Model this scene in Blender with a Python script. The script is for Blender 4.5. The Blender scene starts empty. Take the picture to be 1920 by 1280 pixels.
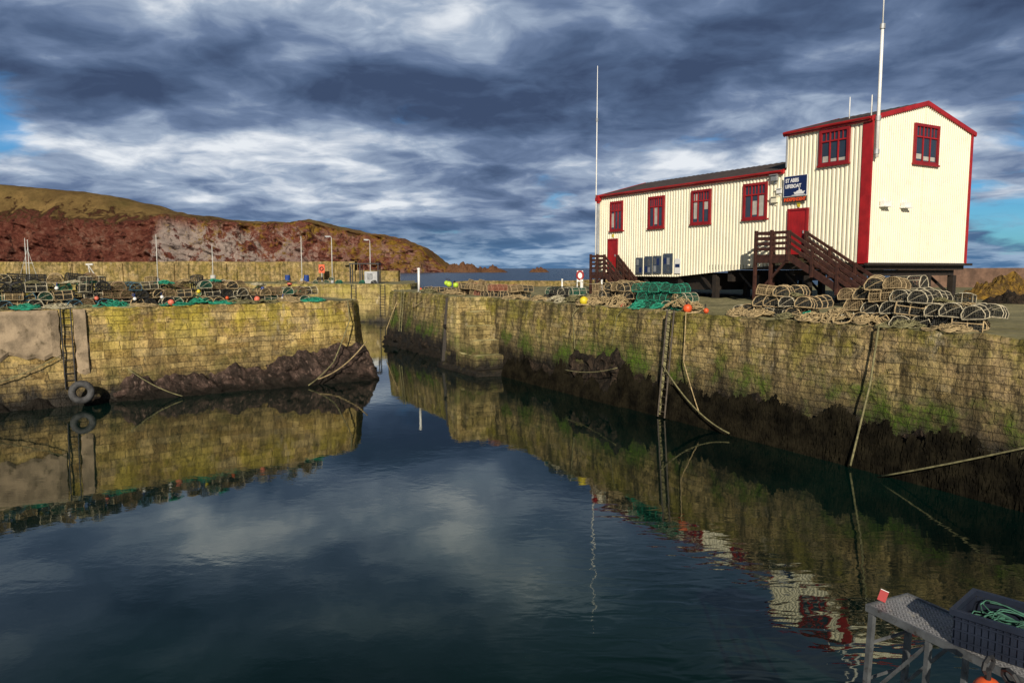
import bpy, math, random
from mathutils import Vector, Matrix, noise
random.seed(7)
S=bpy.context.scene; COL=S.collection
rad=math.radians
QZ=3.95
# ------------------------------------------------------------ node helpers
def nd(t,typ,ins=None,**props):
    n=t.nodes.new(typ)
    for k,v in props.items(): setattr(n,k,v)
    for k,v in (ins or {}).items():
        if isinstance(v,bpy.types.NodeSocket): t.links.new(v,n.inputs[k])
        else: n.inputs[k].default_value=v
    return n
def mth(t,op,a,b=0.0,c=0.0,clamp=False):
    return nd(t,'ShaderNodeMath',{0:a,1:b,2:c},operation=op,use_clamp=clamp).outputs[0]
def c4(c): return (c[0],c[1],c[2],1.0) if not isinstance(c,bpy.types.NodeSocket) else c
def mix(t,f,a,b,blend='MIX'):
    return nd(t,'ShaderNodeMix',{0:f,6:c4(a),7:c4(b)},data_type='RGBA',blend_type=blend).outputs[2]
def mr(t,v,a,b,c=0.0,d=1.0,sm=True):
    return nd(t,'ShaderNodeMapRange',{0:v,1:a,2:b,3:c,4:d},interpolation_type='SMOOTHSTEP' if sm else 'LINEAR').outputs[0]
def noi(t,vec,scale,detail=4.0,rough=0.55,dist=0.0):
    return nd(t,'ShaderNodeTexNoise',{'Vector':vec,'Scale':scale,'Detail':detail,'Roughness':rough,'Distortion':dist}).outputs[0]
def vscale(t,vec,s):
    return nd(t,'ShaderNodeVectorMath',{0:vec,1:s},operation='MULTIPLY').outputs[0]
def ramp(t,f,stops):
    n=nd(t,'ShaderNodeValToRGB',{0:f}); cr=n.color_ramp
    while len(cr.elements)<len(stops): cr.elements.new(0.5)
    for e,(p,c) in zip(cr.elements,stops): e.position=p; e.color=c4(c)
    return n.outputs[0]
def newmat(name):
    m=bpy.data.materials.new(name); m.use_nodes=True; t=m.node_tree
    b=t.nodes['Principled BSDF']; return m,t,b
def setin(t,b,k,v):
    if isinstance(v,bpy.types.NodeSocket): t.links.new(v,b.inputs[k])
    else: b.inputs[k].default_value=v
def simple(name,col,rough=0.6,var=0.25,scale=3.0,bump=0.0,bscale=30.0,metal=0.0,dirt=None,spec=None):
    m,t,b=newmat(name)
    p=nd(t,'ShaderNodeTexCoord').outputs['Object']
    n=noi(t,p,scale,5,0.6)
    k=mr(t,n,0.3,0.7)
    lo=[c*(1-var) for c in col]; hi=[min(1,c*(1+var)) for c in col]
    cc=mix(t,k,lo,hi)
    if dirt:
        n2=noi(t,p,scale*2.3,6,0.65); cc=mix(t,mr(t,n2,0.55,0.72,0,dirt[1]),cc,dirt[0])
    setin(t,b,'Base Color',cc); b.inputs['Roughness'].default_value=rough; b.inputs['Metallic'].default_value=metal
    if spec is not None: b.inputs['Specular IOR Level'].default_value=spec
    if bump>0:
        h=noi(t,p,bscale,4,0.6)
        bn=nd(t,'ShaderNodeBump',{'Height':h,'Strength':bump,'Distance':0.02}); setin(t,b,'Normal',bn.outputs[0])
    return m
# ------------------------------------------------------------ materials
def wall_mat(name,c1,c2,mortar,bw,bh,lichen,lcol,tide=1.3,algae=0.5,stain=0.6,relief=0.05,rubble=0.5,warm=None,joint=1.0,grey=0.0,damp=.6):
    m,t,b=newmat(name)
    pos=nd(t,'ShaderNodeNewGeometry').outputs['Position']
    sp_=nd(t,'ShaderNodeSeparateXYZ',{0:pos}); z=sp_.outputs[2]
    uv=nd(t,'ShaderNodeTexCoord').outputs['UV']
    w=nd(t,'ShaderNodeTexNoise',{'Vector':uv,'Scale':0.9,'Detail':3.0,'Roughness':0.5}).outputs[1]
    w=nd(t,'ShaderNodeVectorMath',{0:w,1:(0.5,0.5,0.5)},operation='SUBTRACT').outputs[0]
    w=vscale(t,w,(0.50,0.13,0))
    uvd=nd(t,'ShaderNodeVectorMath',{0:uv,1:w},operation='ADD').outputs[0]
    br=nd(t,'ShaderNodeTexBrick',{'Vector':uvd,'Color1':(0,0,0,1),'Color2':(1,1,1,1),'Mortar':(0.5,0.5,0.5,1),'Scale':1.0,'Mortar Size':0.014,'Mortar Smooth':0.9,'Bias':0.0,'Brick Width':bw,'Row Height':bh},offset=0.42,squash=0.62,squash_frequency=3)
    br2=nd(t,'ShaderNodeTexBrick',{'Vector':nd(t,'ShaderNodeVectorMath',{0:uvd,1:(3.3,0.0,0)},operation='ADD').outputs[0],'Color1':(0,0,0,1),'Color2':(1,1,1,1),'Mortar':(0.5,0.5,0.5,1),'Scale':1.0,'Mortar Size':0.012,'Mortar Smooth':0.9,'Bias':0.0,'Brick Width':bw*.72,'Row Height':bh*.6667},offset=0.37,squash=1.5,squash_frequency=2)
    sel=mr(t,noi(t,vscale(t,pos,(.5,.5,1.4)),0.55,4,0.6),0.60-0.3*rubble,0.61-0.3*rubble)
    fac=nd(t,'ShaderNodeMix',{0:sel,2:br.outputs['Fac'],3:br2.outputs['Fac']}).outputs[0]
    cb=nd(t,'ShaderNodeSeparateColor',{0:br.outputs['Color']}).outputs[0]
    cv=nd(t,'ShaderNodeSeparateColor',{0:br2.outputs['Color']}).outputs[0]
    cell=nd(t,'ShaderNodeMix',{0:sel,2:cb,3:cv}).outputs[0]
    n1=noi(t,pos,0.55,5,0.6); n2=noi(t,pos,2.6,6,0.65); n3=noi(t,pos,11,5,0.7)
    k=mth(t,'ADD',mth(t,'MULTIPLY',cell,0.95),mth(t,'MULTIPLY',n2,0.55))
    col=mix(t,mr(t,k,0.2,1.2),c1,c2)
    gc=mr(t,mth(t,'FRACT',mth(t,'MULTIPLY',cell,7.3)),.55,.8,0,grey)
    col=mix(t,gc,col,(.20,.18,.13))
    if warm:
        wm=mr(t,noi(t,pos,0.8,5,0.6),0.42,0.6,0,0.75); wm=mth(t,'MULTIPLY',wm,mr(t,sp_.outputs[1],29,21))
        col=mix(t,wm,col,warm)
    col=mix(t,mr(t,n3,0.35,0.75,0.0,0.6),col,(c2[0]*1.35,c2[1]*1.25,c2[2]*1.15))
    col=mix(t,mr(t,n3,0.50,0.30,0.0,0.65),col,(c1[0]*.40,c1[1]*.40,c1[2]*.40))
    lz=mr(t,z,1.2,3.6)
    ln=mth(t,'ADD',mth(t,'MULTIPLY',n1,0.65),mth(t,'MULTIPLY',noi(t,pos,1.9,6,0.7),0.45))
    lm=mth(t,'MULTIPLY',mr(t,ln,0.50,0.64),lz)
    col=mix(t,mth(t,'MULTIPLY',lm,lichen),col,mix(t,n3,[c*.5 for c in lcol],[c*1.4 for c in lcol]))
    jv=mr(t,noi(t,pos,1.7,4,0.6),0.35,0.62,0.05,0.8*joint)
    col=mix(t,mth(t,'MULTIPLY',fac,jv),col,mortar)
    st=noi(t,vscale(t,pos,(1.6,1.6,0.16)),1.3,6,0.7)
    col=mix(t,mr(t,st,0.46,0.66,0,stain),col,(c1[0]*0.2,c1[1]*0.2,c1[2]*0.22))
    col=mix(t,mr(t,noi(t,pos,3.1,7,0.75),0.52,0.65,0,stain*1.0),col,(0.028,0.024,0.014))
    col=mix(t,mr(t,noi(t,pos,0.35,5,0.7),0.50,0.66,0,stain*.7),col,(0.05,0.042,0.02))
    col=mix(t,mr(t,noi(t,vscale(t,pos,(1,1,.5)),1.1,7,0.75),0.58,0.70,0,0.6),col,(0.46,0.39,0.27))
    col=mix(t,mth(t,'MULTIPLY',mr(t,z,3.45,3.9),mr(t,noi(t,pos,2.2,6,.7),.45,.6,0,.6)),col,(0.05,0.048,0.012))
    zz=mth(t,'ADD',z,mth(t,'MULTIPLY',mth(t,'SUBTRACT',noi(t,vscale(t,pos,(1,1,0.35)),0.9,7,0.75),0.5),2.6))
    dm=mr(t,zz,tide+1.5,tide+.2,0,damp)
    col=mix(t,dm,col,(0.04,0.034,0.017))
    al=mth(t,'MULTIPLY',mr(t,zz,tide-0.5,tide+0.1),mr(t,zz,tide+1.3,tide+0.4))
    al=mth(t,'MULTIPLY',al,mr(t,n1,0.45,0.58,0,algae))
    al=mth(t,'MULTIPLY',al,mr(t,n3,0.35,0.6,0.35,1.0))
    col=mix(t,al,col,mix(t,n3,(0.025,0.055,0.004),(0.10,0.17,0.010)))
    wet=mr(t,zz,tide+0.45,tide-0.4)
    dark=mix(t,mr(t,n2,0.35,0.65),(0.009,0.008,0.006),(0.026,0.020,0.014))
    col=mix(t,wet,col,dark)
    setin(t,b,'Base Color',col); setin(t,b,'Roughness',mr(t,wet,0,1,0.9,0.6)); b.inputs['Specular IOR Level'].default_value=.3
    h=mth(t,'SUBTRACT',mth(t,'ADD',mth(t,'MULTIPLY',n3,0.9),mth(t,'MULTIPLY',cell,0.7)),mth(t,'MULTIPLY',fac,0.7))
    h=mth(t,'ADD',h,mth(t,'MULTIPLY',n2,1.0))
    bn=nd(t,'ShaderNodeBump',{'Height':h,'Strength':1.0,'Distance':relief}); setin(t,b,'Normal',bn.outputs[0])
    return m
M_wallL=wall_mat('stone_yellow',(0.22,0.14,0.05),(0.62,0.46,0.19),(0.08,0.055,0.025),0.92,0.36,0.7,(0.46,0.37,0.03),tide=0.8,algae=0.3,stain=0.5,rubble=0.3,relief=.06,grey=.5,damp=.4)
M_wallR=wall_mat('stone_olive',(0.15,0.11,0.042),(0.42,0.325,0.145),(0.06,0.048,0.022),0.72,0.30,0.65,(0.25,0.23,0.014),tide=1.35,algae=1.0,stain=0.8,rubble=0.5,relief=.065,warm=(0.30,0.21,0.12),joint=.85,grey=.55,damp=.6)
M_butt=wall_mat('stone_buttress',(0.24,0.17,0.065),(0.58,0.46,0.21),(0.05,0.038,0.018),0.8,0.38,0.35,(0.38,0.33,0.03),tide=1.2,algae=0.5,stain=0.5,rubble=.3,relief=.07,grey=.4,damp=.5)
M_step=wall_mat('stone_step',(0.15,0.11,0.045),(0.38,0.30,0.13),(0.03,0.024,0.012),0.8,0.38,0.3,(0.30,0.27,0.03),tide=.6,algae=0.6,stain=0.6,rubble=.2,relief=.07,damp=.6)
M_wallF=wall_mat('stone_far',(0.22,0.16,0.06),(0.42,0.33,0.14),(0.12,0.1,0.05),1.3,0.6,0.6,(0.36,0.31,0.05),tide=0.3,algae=0.2,stain=0.5,rubble=.1)
M_parapet=wall_mat('stone_breakwater',(0.24,0.17,0.07),(0.40,0.30,0.14),(0.16,0.12,0.06),2.6,1.2,0.6,(0.30,0.22,0.04),tide=-9,algae=0.0,stain=0.6,rubble=0)
def quay_mat(name='quay_concrete',k=1.0):
    m,t,b=newmat(name)
    p=nd(t,'ShaderNodeNewGeometry').outputs['Position']
    n=noi(t,p,0.5,6,0.65); n2=noi(t,p,5,6,0.7)
    c=mix(t,mr(t,n,0.35,0.65),(0.13*k,0.12*k,0.05*k),(0.27*k,0.24*k,0.12*k))
    c=mix(t,mr(t,n2,0.5,0.7,0,0.7),c,(0.07*k,0.065*k,0.03*k))
    setin(t,b,'Base Color',c); b.inputs['Roughness'].default_value=0.9
    bn=nd(t,'ShaderNodeBump',{'Height':n2,'Strength':0.8,'Distance':0.04}); setin(t,b,'Normal',bn.outputs[0])
    return m
M_quay=quay_mat()
M_tread=quay_mat('step_tread_stone',1.9)
def rock_mat(name,dark,light,tint,wetz=0.5):
    m,t,b=newmat(name)
    p=nd(t,'ShaderNodeNewGeometry').outputs['Position']
    z=nd(t,'ShaderNodeSeparateXYZ',{0:p}).outputs[2]
    v=vscale(t,p,(1,1,0.5))
    n=noi(t,v,1.5,8,0.72,0.6); n2=noi(t,v,6,7,0.75)
    c=mix(t,mr(t,n,0.42,0.64),dark,light)
    c=mix(t,mr(t,n2,0.54,0.66,0,0.8),c,tint)
    c=mix(t,mr(t,n2,0.48,0.36,0,0.8),c,[q*.5 for q in dark])
    w=mr(t,mth(t,'ADD',z,mth(t,'MULTIPLY',n,0.9)),wetz+0.75,wetz+0.25)
    c=mix(t,w,c,(0.012,0.009,0.006))
    setin(t,b,'Base Color',c); b.inputs['Roughness'].default_value=.75; b.inputs['Specular IOR Level'].default_value=.25
    h=mth(t,'ADD',n,mth(t,'MULTIPLY',n2,0.6))
    bn=nd(t,'ShaderNodeBump',{'Height':h,'Strength':1.0,'Distance':0.20}); setin(t,b,'Normal',bn.outputs[0])
    return m
M_rock=rock_mat('shore_rock',(0.028,0.019,0.015),(0.11,0.070,0.056),(0.30,0.205,0.165),wetz=.3)
M_rockR=rock_mat('shore_rock_dark',(0.012,0.009,0.006),(0.045,0.030,0.020),(0.085,0.058,0.040),0.6)
M_skerry=rock_mat('skerry_rock',(0.05,0.025,0.016),(0.20,0.085,0.04),(0.34,0.22,0.05),-9)
M_rockY=rock_mat('lichen_rock',(0.10,0.06,0.02),(0.30,0.17,0.025),(0.40,0.26,0.03),-9)
M_patch=simple('render_patch',(0.29,0.22,0.145),0.9,0.4,1.6,0.8,14,dirt=((0.08,0.06,0.03),0.9))
M_weed=simple('seaweed',(0.011,0.009,0.005),0.85,0.8,1.5,spec=.1)
M_cream=simple('cream_cladding',(0.81,0.755,0.585),0.45,0.04,0.8,dirt=((0.55,0.48,0.33),0.30))
M_red=simple('red_paint',(0.33,0.012,0.014),0.45,0.2,2)
M_redd=simple('red_trim_dark',(0.24,0.010,0.013),0.5,0.2,2)
M_roof=simple('roof_sheet',(0.06,0.045,0.042),0.7,0.3,2,0.3,12)
M_brown=simple('brown_timber',(0.050,0.018,0.012),0.6,0.35,4,0.4,20)
M_dark=simple('dark_timber',(0.02,0.014,0.010),0.7,0.35,4,0.4,20)
M_white=simple('white_paint',(0.78,0.78,0.76),0.45,0.06,3,dirt=((0.4,0.35,0.28),0.4))
M_post=simple('weathered_white_post',(0.50,0.49,0.46),0.5,0.15,3)
M_grey=simple('grey_metal',(0.32,0.33,0.34),0.45,0.15,3,metal=0.3)
M_board=simple('notice_board_face',(0.05,0.065,0.09),0.25,0.2,3)
M_galv=simple('galvanised_steel',(0.18,0.19,0.20),0.5,0.3,6,0.2,20,metal=0.6,dirt=((0.06,0.045,0.035),0.8))
M_ladder=simple('ladder_steel',(0.07,0.055,0.04),0.6,0.4,5,0.2,20,metal=0.2)
M_black=simple('black_rubber',(0.02,0.02,0.022),0.6,0.3,4)
M_navy=simple('navy_sign',(0.008,0.02,0.09),0.35,0.1,3)
M_letw=simple('white_lettering',(0.8,0.8,0.8),0.5,0.02)
M_letr=simple('orange_lettering',(0.8,0.09,0.02),0.5,0.02)
M_orange=simple('orange_buoy',(0.68,0.10,0.025),0.5,0.25,4)
M_pink=simple('coral_buoy',(0.68,0.16,0.10),0.5,0.25,4)
M_yellow=simple('yellow_buoy',(0.70,0.56,0.03),0.5,0.2,4)
M_lime=simple('lime_buoy',(0.45,0.65,0.05),0.5,0.15,4)
M_blue=simple('blue_plastic',(0.012,0.045,0.22),0.4,0.2,4)
M_rope=simple('rope_tan',(0.36,0.27,0.14),0.9,0.4,8)
M_ropeg=simple('rope_olive',(0.17,0.155,0.075),0.9,0.4,8)
M_teal=simple('net_teal',(0.015,0.24,0.15),0.85,0.4,8)
M_ropew=simple('rope_pale',(0.42,0.38,0.26),0.9,0.3,8)
M_blind=simple('window_blind',(0.42,0.40,0.36),0.9,0.15,4)
def glass_mat():
    m,t,b=newmat('window_glass'); b.inputs['Base Color'].default_value=(0.03,0.045,0.07,1); b.inputs['Roughness'].default_value=0.06
    p=nd(t,'ShaderNodeTexCoord').outputs['Object']
    bn=nd(t,'ShaderNodeBump',{'Height':noi(t,p,1.5,2),'Strength':0.15,'Distance':0.05}); setin(t,b,'Normal',bn.outputs[0])
    return m
M_glass=glass_mat()
def water_mat():
    m,t,b=newmat('sea_water')
    p=nd(t,'ShaderNodeNewGeometry').outputs['Position']
    ps=nd(t,'ShaderNodeSeparateXYZ',{0:p}); y=ps.outputs[1]; x=ps.outputs[0]
    far=mr(t,y,85,200)
    deep=mix(t,mr(t,noi(t,p,0.12,3),0.35,0.65),(0.0004,0.006,0.0055),(0.0015,0.014,0.011))
    setin(t,b,'Base Color',mix(t,far,deep,(0.003,0.022,0.055)))
    setin(t,b,'Roughness',mr(t,far,0,1,0.02,0.25)); setin(t,b,'IOR',mr(t,far,0,1,1.85,1.34))
    b.inputs['Specular Tint'].default_value=(.88,1.0,.78,1)
    pn=vscale(t,p,(1,1.25,1))
    r1=noi(t,pn,1.5,3,0.5,0.3); r2=noi(t,pn,5.0,3,0.55)
    calm=mr(t,noi(t,vscale(t,p,(1,2,1)),0.10,2),0.42,0.6,0.35,1.0)
    nearb=mth(t,'MULTIPLY',mr(t,y,20,13),mr(t,x,-1.5,2.5))
    r3=noi(t,vscale(t,p,(.75,1.7,1)),1.5,2,0.5,0.4)
    h=mth(t,'ADD',mth(t,'MULTIPLY',r1,0.0085),mth(t,'MULTIPLY',r2,0.0020))
    h=mth(t,'MULTIPLY',h,mth(t,'MULTIPLY',calm,0.38))
    h=mth(t,'ADD',h,mth(t,'MULTIPLY',mth(t,'MULTIPLY',r3,nearb),0.0075))
    h=mth(t,'ADD',h,mth(t,'MULTIPLY',far,mth(t,'MULTIPLY',noi(t,vscale(t,p,(1,2,1)),0.5,5,0.6),0.35)))
    bn=nd(t,'ShaderNodeBump',{'Height':h,'Strength':1.0,'Distance':1.0}); setin(t,b,'Normal',bn.outputs[0])
    return m
M_water=water_mat()
HK=2.5
def head_mat():
    m,t,b=newmat('headland')
    g=nd(t,'ShaderNodeNewGeometry'); p=vscale(t,g.outputs['Position'],(1/HK,1/HK,1/HK)); s=nd(t,'ShaderNodeSeparateXYZ',{0:p}); x=s.outputs[0]; z=s.outputs[2]
    tv=nd(t,'ShaderNodeSeparateXYZ',{0:nd(t,'ShaderNodeTexCoord').outputs['UV']}).outputs[1]
    n=noi(t,p,0.035,7,0.65); n2=noi(t,vscale(t,p,(1,1,0.7)),0.12,10,0.75,0.6); n3=noi(t,p,0.55,8,0.78)
    rock=ramp(t,mth(t,'ADD',mth(t,'MULTIPLY',n2,0.55),mth(t,'MULTIPLY',n3,0.45)),[(0.38,(0.04,0.017,0.015)),(0.45,(0.20,0.062,0.045)),(0.52,(0.38,0.145,0.095)),(0.58,(0.50,0.28,0.20)),(0.65,(0.62,0.46,0.36))])
    rock=mix(t,mr(t,x,-165,-200,0,.4),rock,(0.12,0.032,0.024))
    gz=mth(t,'MULTIPLY',mr(t,x,-188,-180),mr(t,x,-80,-150,.2,1))
    gm=mth(t,'MULTIPLY',gz,mr(t,mth(t,'ADD',n2,mth(t,'MULTIPLY',mth(t,'SUBTRACT',n,0.5),0.6)),0.45,0.51))
    gm=mth(t,'MULTIPLY',gm,mr(t,tv,.60,.45))
    rock=mix(t,mth(t,'MULTIPLY',gm,0.88),rock,mix(t,n3,(0.40,0.29,0.25),(0.90,0.80,0.72)))
    yz=mth(t,'ADD',mr(t,x,-215,-50,0.0,0.10,False),mr(t,tv,.25,.6,0.0,0.06,False))
    ym=mr(t,mth(t,'ADD',noi(t,p,0.13,10,0.78),yz),0.60,0.67)
    ym=mth(t,'MULTIPLY',ym,mr(t,x,-200,-170,0,.82))
    rock=mix(t,ym,rock,mix(t,n3,(0.20,0.12,0.02),(0.62,0.38,0.04)))
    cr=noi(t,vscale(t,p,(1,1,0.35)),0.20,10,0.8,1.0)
    rock=mix(t,mr(t,cr,0.47,0.40,0,.8),rock,(0.03,0.014,0.012))  # crevice shade painted in with dark rock stain, as frontal sun looks flat
    grass=mix(t,mr(t,n,0.4,0.62),(0.15,0.095,0.036),(0.27,0.175,0.065))
    grass=mix(t,mr(t,n3,0.45,0.7,0,0.5),grass,(0.09,0.07,0.026))
    grass=mix(t,mr(t,noi(t,p,.012,4,.6),.5,.65,0,.5),grass,(.12,.10,.032))
    edge=mth(t,'ADD',tv,mth(t,'MULTIPLY',mth(t,'SUBTRACT',n2,0.5),0.75))
    gk=mr(t,edge,0.58,0.68)
    gk=mth(t,'MULTIPLY',gk,mr(t,x,-60,-100,.35,1))
    col=mix(t,gk,rock,grass)
    setin(t,b,'Base Color',col); b.inputs['Roughness'].default_value=0.95; b.inputs['Specular IOR Level'].default_value=.1
    h=mth(t,'ADD',mth(t,'ADD',n2,cr),mth(t,'MULTIPLY',n3,0.45))
    h=mth(t,'MULTIPLY',h,mr(t,gk,0,1,1.0,.3))
    bn=nd(t,'ShaderNodeBump',{'Height':h,'Strength':1.0,'Distance':4.5*HK}); setin(t,b,'Normal',bn.outputs[0])
    return m
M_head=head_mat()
# ------------------------------------------------------------ mesh builder
class B:
    def __init__(s): s.v=[]; s.f=[]; s.m=[]
    def face(s,idx,mi=0): s.f.append(idx); s.m.append(mi)
    def box(s,lo,hi,mi=0,mat=None):
        b=len(s.v)
        for z in (lo[2],hi[2]):
            for x,y in ((lo[0],lo[1]),(hi[0],lo[1]),(hi[0],hi[1]),(lo[0],hi[1])):
                p=Vector((x,y,z)); p=mat@p if mat else p; s.v.append(tuple(p))
        for f in ((3,2,1,0),(4,5,6,7),(0,1,5,4),(1,2,6,5),(2,3,7,6),(3,0,4,7)): s.face([b+i for i in f],mi)
    def beam(s,a,b_,w,h,mi=0):
        a=Vector(a); b_=Vector(b_); d=(b_-a); L=d.length; d.normalize()
        up=Vector((0,0,1)) if abs(d.z)<0.98 else Vector((1,0,0))
        x=d.cross(up).normalized(); y=x.cross(d)
        M=Matrix((( x.x,d.x,y.x,a.x),(x.y,d.y,y.y,a.y),(x.z,d.z,y.z,a.z),(0,0,0,1)))
        s.box((-w/2,0,-h/2),(w/2,L,h/2),mi,M)
    def tube(s,pts,r,n=5,mi=0,closed=False,r2=None):
        pts=[Vector(p) for p in pts]; N=len(pts); b=len(s.v)
        ref=None
        for i,p in enumerate(pts):
            if closed: d=pts[(i+1)%N]-pts[i-1]
            else: d=pts[min(i+1,N-1)]-pts[max(i-1,0)]
            if d.length<1e-9: d=Vector((0,0,1))
            d.normalize()
            if ref is None: ref=Vector((0,0,1)) if abs(d.z)<0.9 else Vector((1,0,0))
            x=ref-d*ref.dot(d)
            if x.length<1e-4: x=d.orthogonal()
            x.normalize(); ref=x; y=d.cross(x)
            rr=r if r2 is None else r+(r2-r)*i/max(1,N-1)
            for k in range(n):
                a=2*math.pi*k/n; s.v.append(tuple(p+x*(math.cos(a)*rr)+y*(math.sin(a)*rr)))
        R=N if closed else N-1
        for i in range(R):
            j=(i+1)%N
            for k in range(n):
                k2=(k+1)%n; s.face([b+i*n+k,b+i*n+k2,b+j*n+k2,b+j*n+k],mi)
        if not closed:
            s.face([b+k for k in range(n)][::-1],mi); s.face([b+(N-1)*n+k for k in range(n)],mi)
    def sphere(s,c,r,nu=14,nv=9,mi=0,sq=(1,1,1)):
        b=len(s.v); s.v.append((c[0],c[1],c[2]+r*sq[2]))
        for j in range(1,nv):
            t=math.pi*j/nv
            for i in range(nu):
                a=2*math.pi*i/nu; s.v.append((c[0]+r*sq[0]*math.sin(t)*math.cos(a),c[1]+r*sq[1]*math.sin(t)*math.sin(a),c[2]+r*sq[2]*math.cos(t)))
        s.v.append((c[0],c[1],c[2]-r*sq[2])); e=len(s.v)-1
        for i in range(nu): s.face([b,b+1+i,b+1+(i+1)%nu],mi)
        for j in range(nv-2):
            for i in range(nu):
                a=b+1+j*nu; s.face([a+i,a+nu+i,a+nu+(i+1)%nu,a+(i+1)%nu],mi)
        a=b+1+(nv-2)*nu
        for i in range(nu): s.face([a+i,e,a+(i+1)%nu],mi)
    def mesh(s,name,mats,smooth=False):
        me=bpy.data.meshes.new(name); me.from_pydata(s.v,[],s.f)
        for m in (mats if isinstance(mats,(list,tuple)) else [mats]): me.materials.append(m)
        me.polygons.foreach_set('material_index',s.m)
        if smooth: me.polygons.foreach_set('use_smooth',[True]*len(s.f))
        me.update(); return me
def obj(name,me,loc=(0,0,0),rot=(0,0,0),parent=None,label=None,cat=None,group=None,kind=None,scale=None):
    o=bpy.data.objects.new(name,me); o.location=loc; o.rotation_euler=rot
    if scale: o.scale=scale
    COL.objects.link(o)
    if parent: o.parent=parent
    if label: o['label']=label
    if cat: o['category']=cat
    if group: o['group']=group
    if kind: o['kind']=kind
    return o
# ------------------------------------------------------------ masonry walls
def resample(path,res):
    out=[]
    for a,b in zip(path[:-1],path[1:]):
        a=Vector(a); b=Vector(b); n=max(1,int((b-a).length/res))
        for i in range(n): out.append(a+(b-a)*(i/n))
    out.append(Vector(path[-1])); return out
def wall(name,path,ztop,zbot,batter,res,mat,label,amp=0.07,cat='harbour wall',parent=None):
    P=resample(path,res); N=len(P); nrm=[]
    for i in range(N):
        d=P[min(N-1,i+1)]-P[max(0,i-1)]; d.normalize(); nrm.append(Vector((d.y,-d.x)))
    R=int((ztop-zbot)/res); V=[]; UV=[]; s=0
    arc=[0]
    for i in range(1,N): arc.append(arc[-1]+(P[i]-P[i-1]).length)
    top=[]
    for j in range(R+1):
        z=ztop-(ztop-zbot)*j/R; h=ztop-z
        for i in range(N):
            q=Vector((P[i].x,P[i].y,z))
            d=noise.fractal(q*0.5,1.0,2.0,3)*amp+noise.noise(q*3.1)*amp*0.6+noise.noise(q*7.1)*amp*0.3
            if j==0: d=d*0.6-0.06+noise.noise(q*1.7)*0.10
            o=batter*h+d
            zz=z+(noise.noise(Vector((arc[i]*1.3,3,0)))*0.09+noise.noise(Vector((arc[i]*4.3,3,0)))*0.04 if j<=1 else 0)
            V.append((P[i].x+nrm[i].x*o,P[i].y+nrm[i].y*o,zz)); UV.append((arc[i],z))
            if j==0: top.append(V[-1])
    F=[(j*N+i,(j+1)*N+i,(j+1)*N+i+1,j*N+i+1) for j in range(R) for i in range(N-1)]
    me=bpy.data.meshes.new(name); me.from_pydata(V,[],F); me.materials.append(mat)
    uvl=me.uv_layers.new(name='UVMap')
    li=[0]*len(me.loops); me.loops.foreach_get('vertex_index',li)
    fl=[]
    for k in li: fl+=UV[k]
    uvl.data.foreach_set('uv',fl); me.update()
    o=obj(name,me,label=label,cat=cat,parent=parent); return o,top
def cap(name,top,mat,parent):
    b=B(); b.v=list(top); b.face(list(range(len(top))))
    me=b.mesh(name,mat)
    if me.polygons[0].normal.z<0: me.flip_normals()
    return obj(name,me,parent=parent)
def sheet(name,pts,mat,z=None):
    b=B()
    for p in pts: b.v.append((p[0],p[1],p[2] if z is None else z))
    b.face(list(range(len(pts)))); me=b.mesh(name,mat)
    if me.polygons[0].normal.z<0: me.flip_normals()
    return obj(name,me,kind='structure')
def Rp(s,o,z=QZ):
    x=-8.9+.487*s; y=55-.873*s
    return Vector((x+.873*o,y+.487*o,z))
def Lp(s,o,z=QZ):
    return Vector((-20+.788*s-.616*o,29.2+.616*s+.788*o,z))
r2=lambda p:(p.x,p.y)
pathR=[(12,74),(-5,66),(-8.9,57),(-9.0,55.2),r2(Rp(0.3,0)),r2(Rp(10.9,0)),r2(Rp(11.0,-.5)),r2(Rp(12.9,-0.5)),r2(Rp(13.0,0.1)),r2(Rp(43,0.2)),r2(Rp(54,0.6))]
wR,topR=wall('harbour_wall',pathR,QZ,-1.2,0.09,0.13,M_wallR,'long olive stone harbour wall with lichen and weed',amp=.08)
sheet('quay_surface',topR+[(40,2,QZ),(95,20,QZ),(80,74,QZ)],M_quay)
bt,tb=wall('stone_buttress',[r2(Rp(13.5,.4)),r2(Rp(13.6,-1.55)),r2(Rp(15.0,-1.65)),r2(Rp(15.2,.4))],QZ+.06,-1,0.05,0.11,M_butt,'tall weathered yellow stone buttress with steps at its side',cat='buttress',amp=.05)
cap('buttress_top',tb,M_quay,bt)
for (sa,sb,oo,zt) in ((13.6,15.75,-1.45,3.25),(13.6,16.35,-1.5,2.5),(13.6,16.95,-1.55,1.75),(13.5,17.55,-1.75,1.0),(13.0,18.3,-2.05,.3)):
    s1,t1=wall('buttress_step',[r2(Rp(sa,.2)),r2(Rp(sa+.1,oo)),r2(Rp(sb-.05,oo-.03)),r2(Rp(sb+.05,.3))],zt,-1,0.03,0.11,M_step,'weathered stone step at the buttress side',parent=bt,amp=.04)
    del s1['category']
    cap('step_top',t1,M_tread if zt>.8 else M_step,bt)
b=B()
for s in(11.8,12.6): b.beam(Rp(s,-.75,QZ-.1),Rp(s,-1.1,-.5),.22,.22)
b.beam(Rp(11.8,-1.0,2.2),Rp(12.6,-1.0,2.2),.15,.2)
obj('dark_slot_posts',b.mesh('dark_slot_posts',M_dark),label='pair of black posts added in place of the dark slot in the wall',cat='fender')  # added dark posts standing in for the shadowed slot beside the buttress
pathL=[(-44,10.4),(-20,29.2),(-9.6,37.3),(-8.3,38.6),(-8.3,40.2),(-9.4,41.6),(-15,47.5),(-55,17)]
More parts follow.
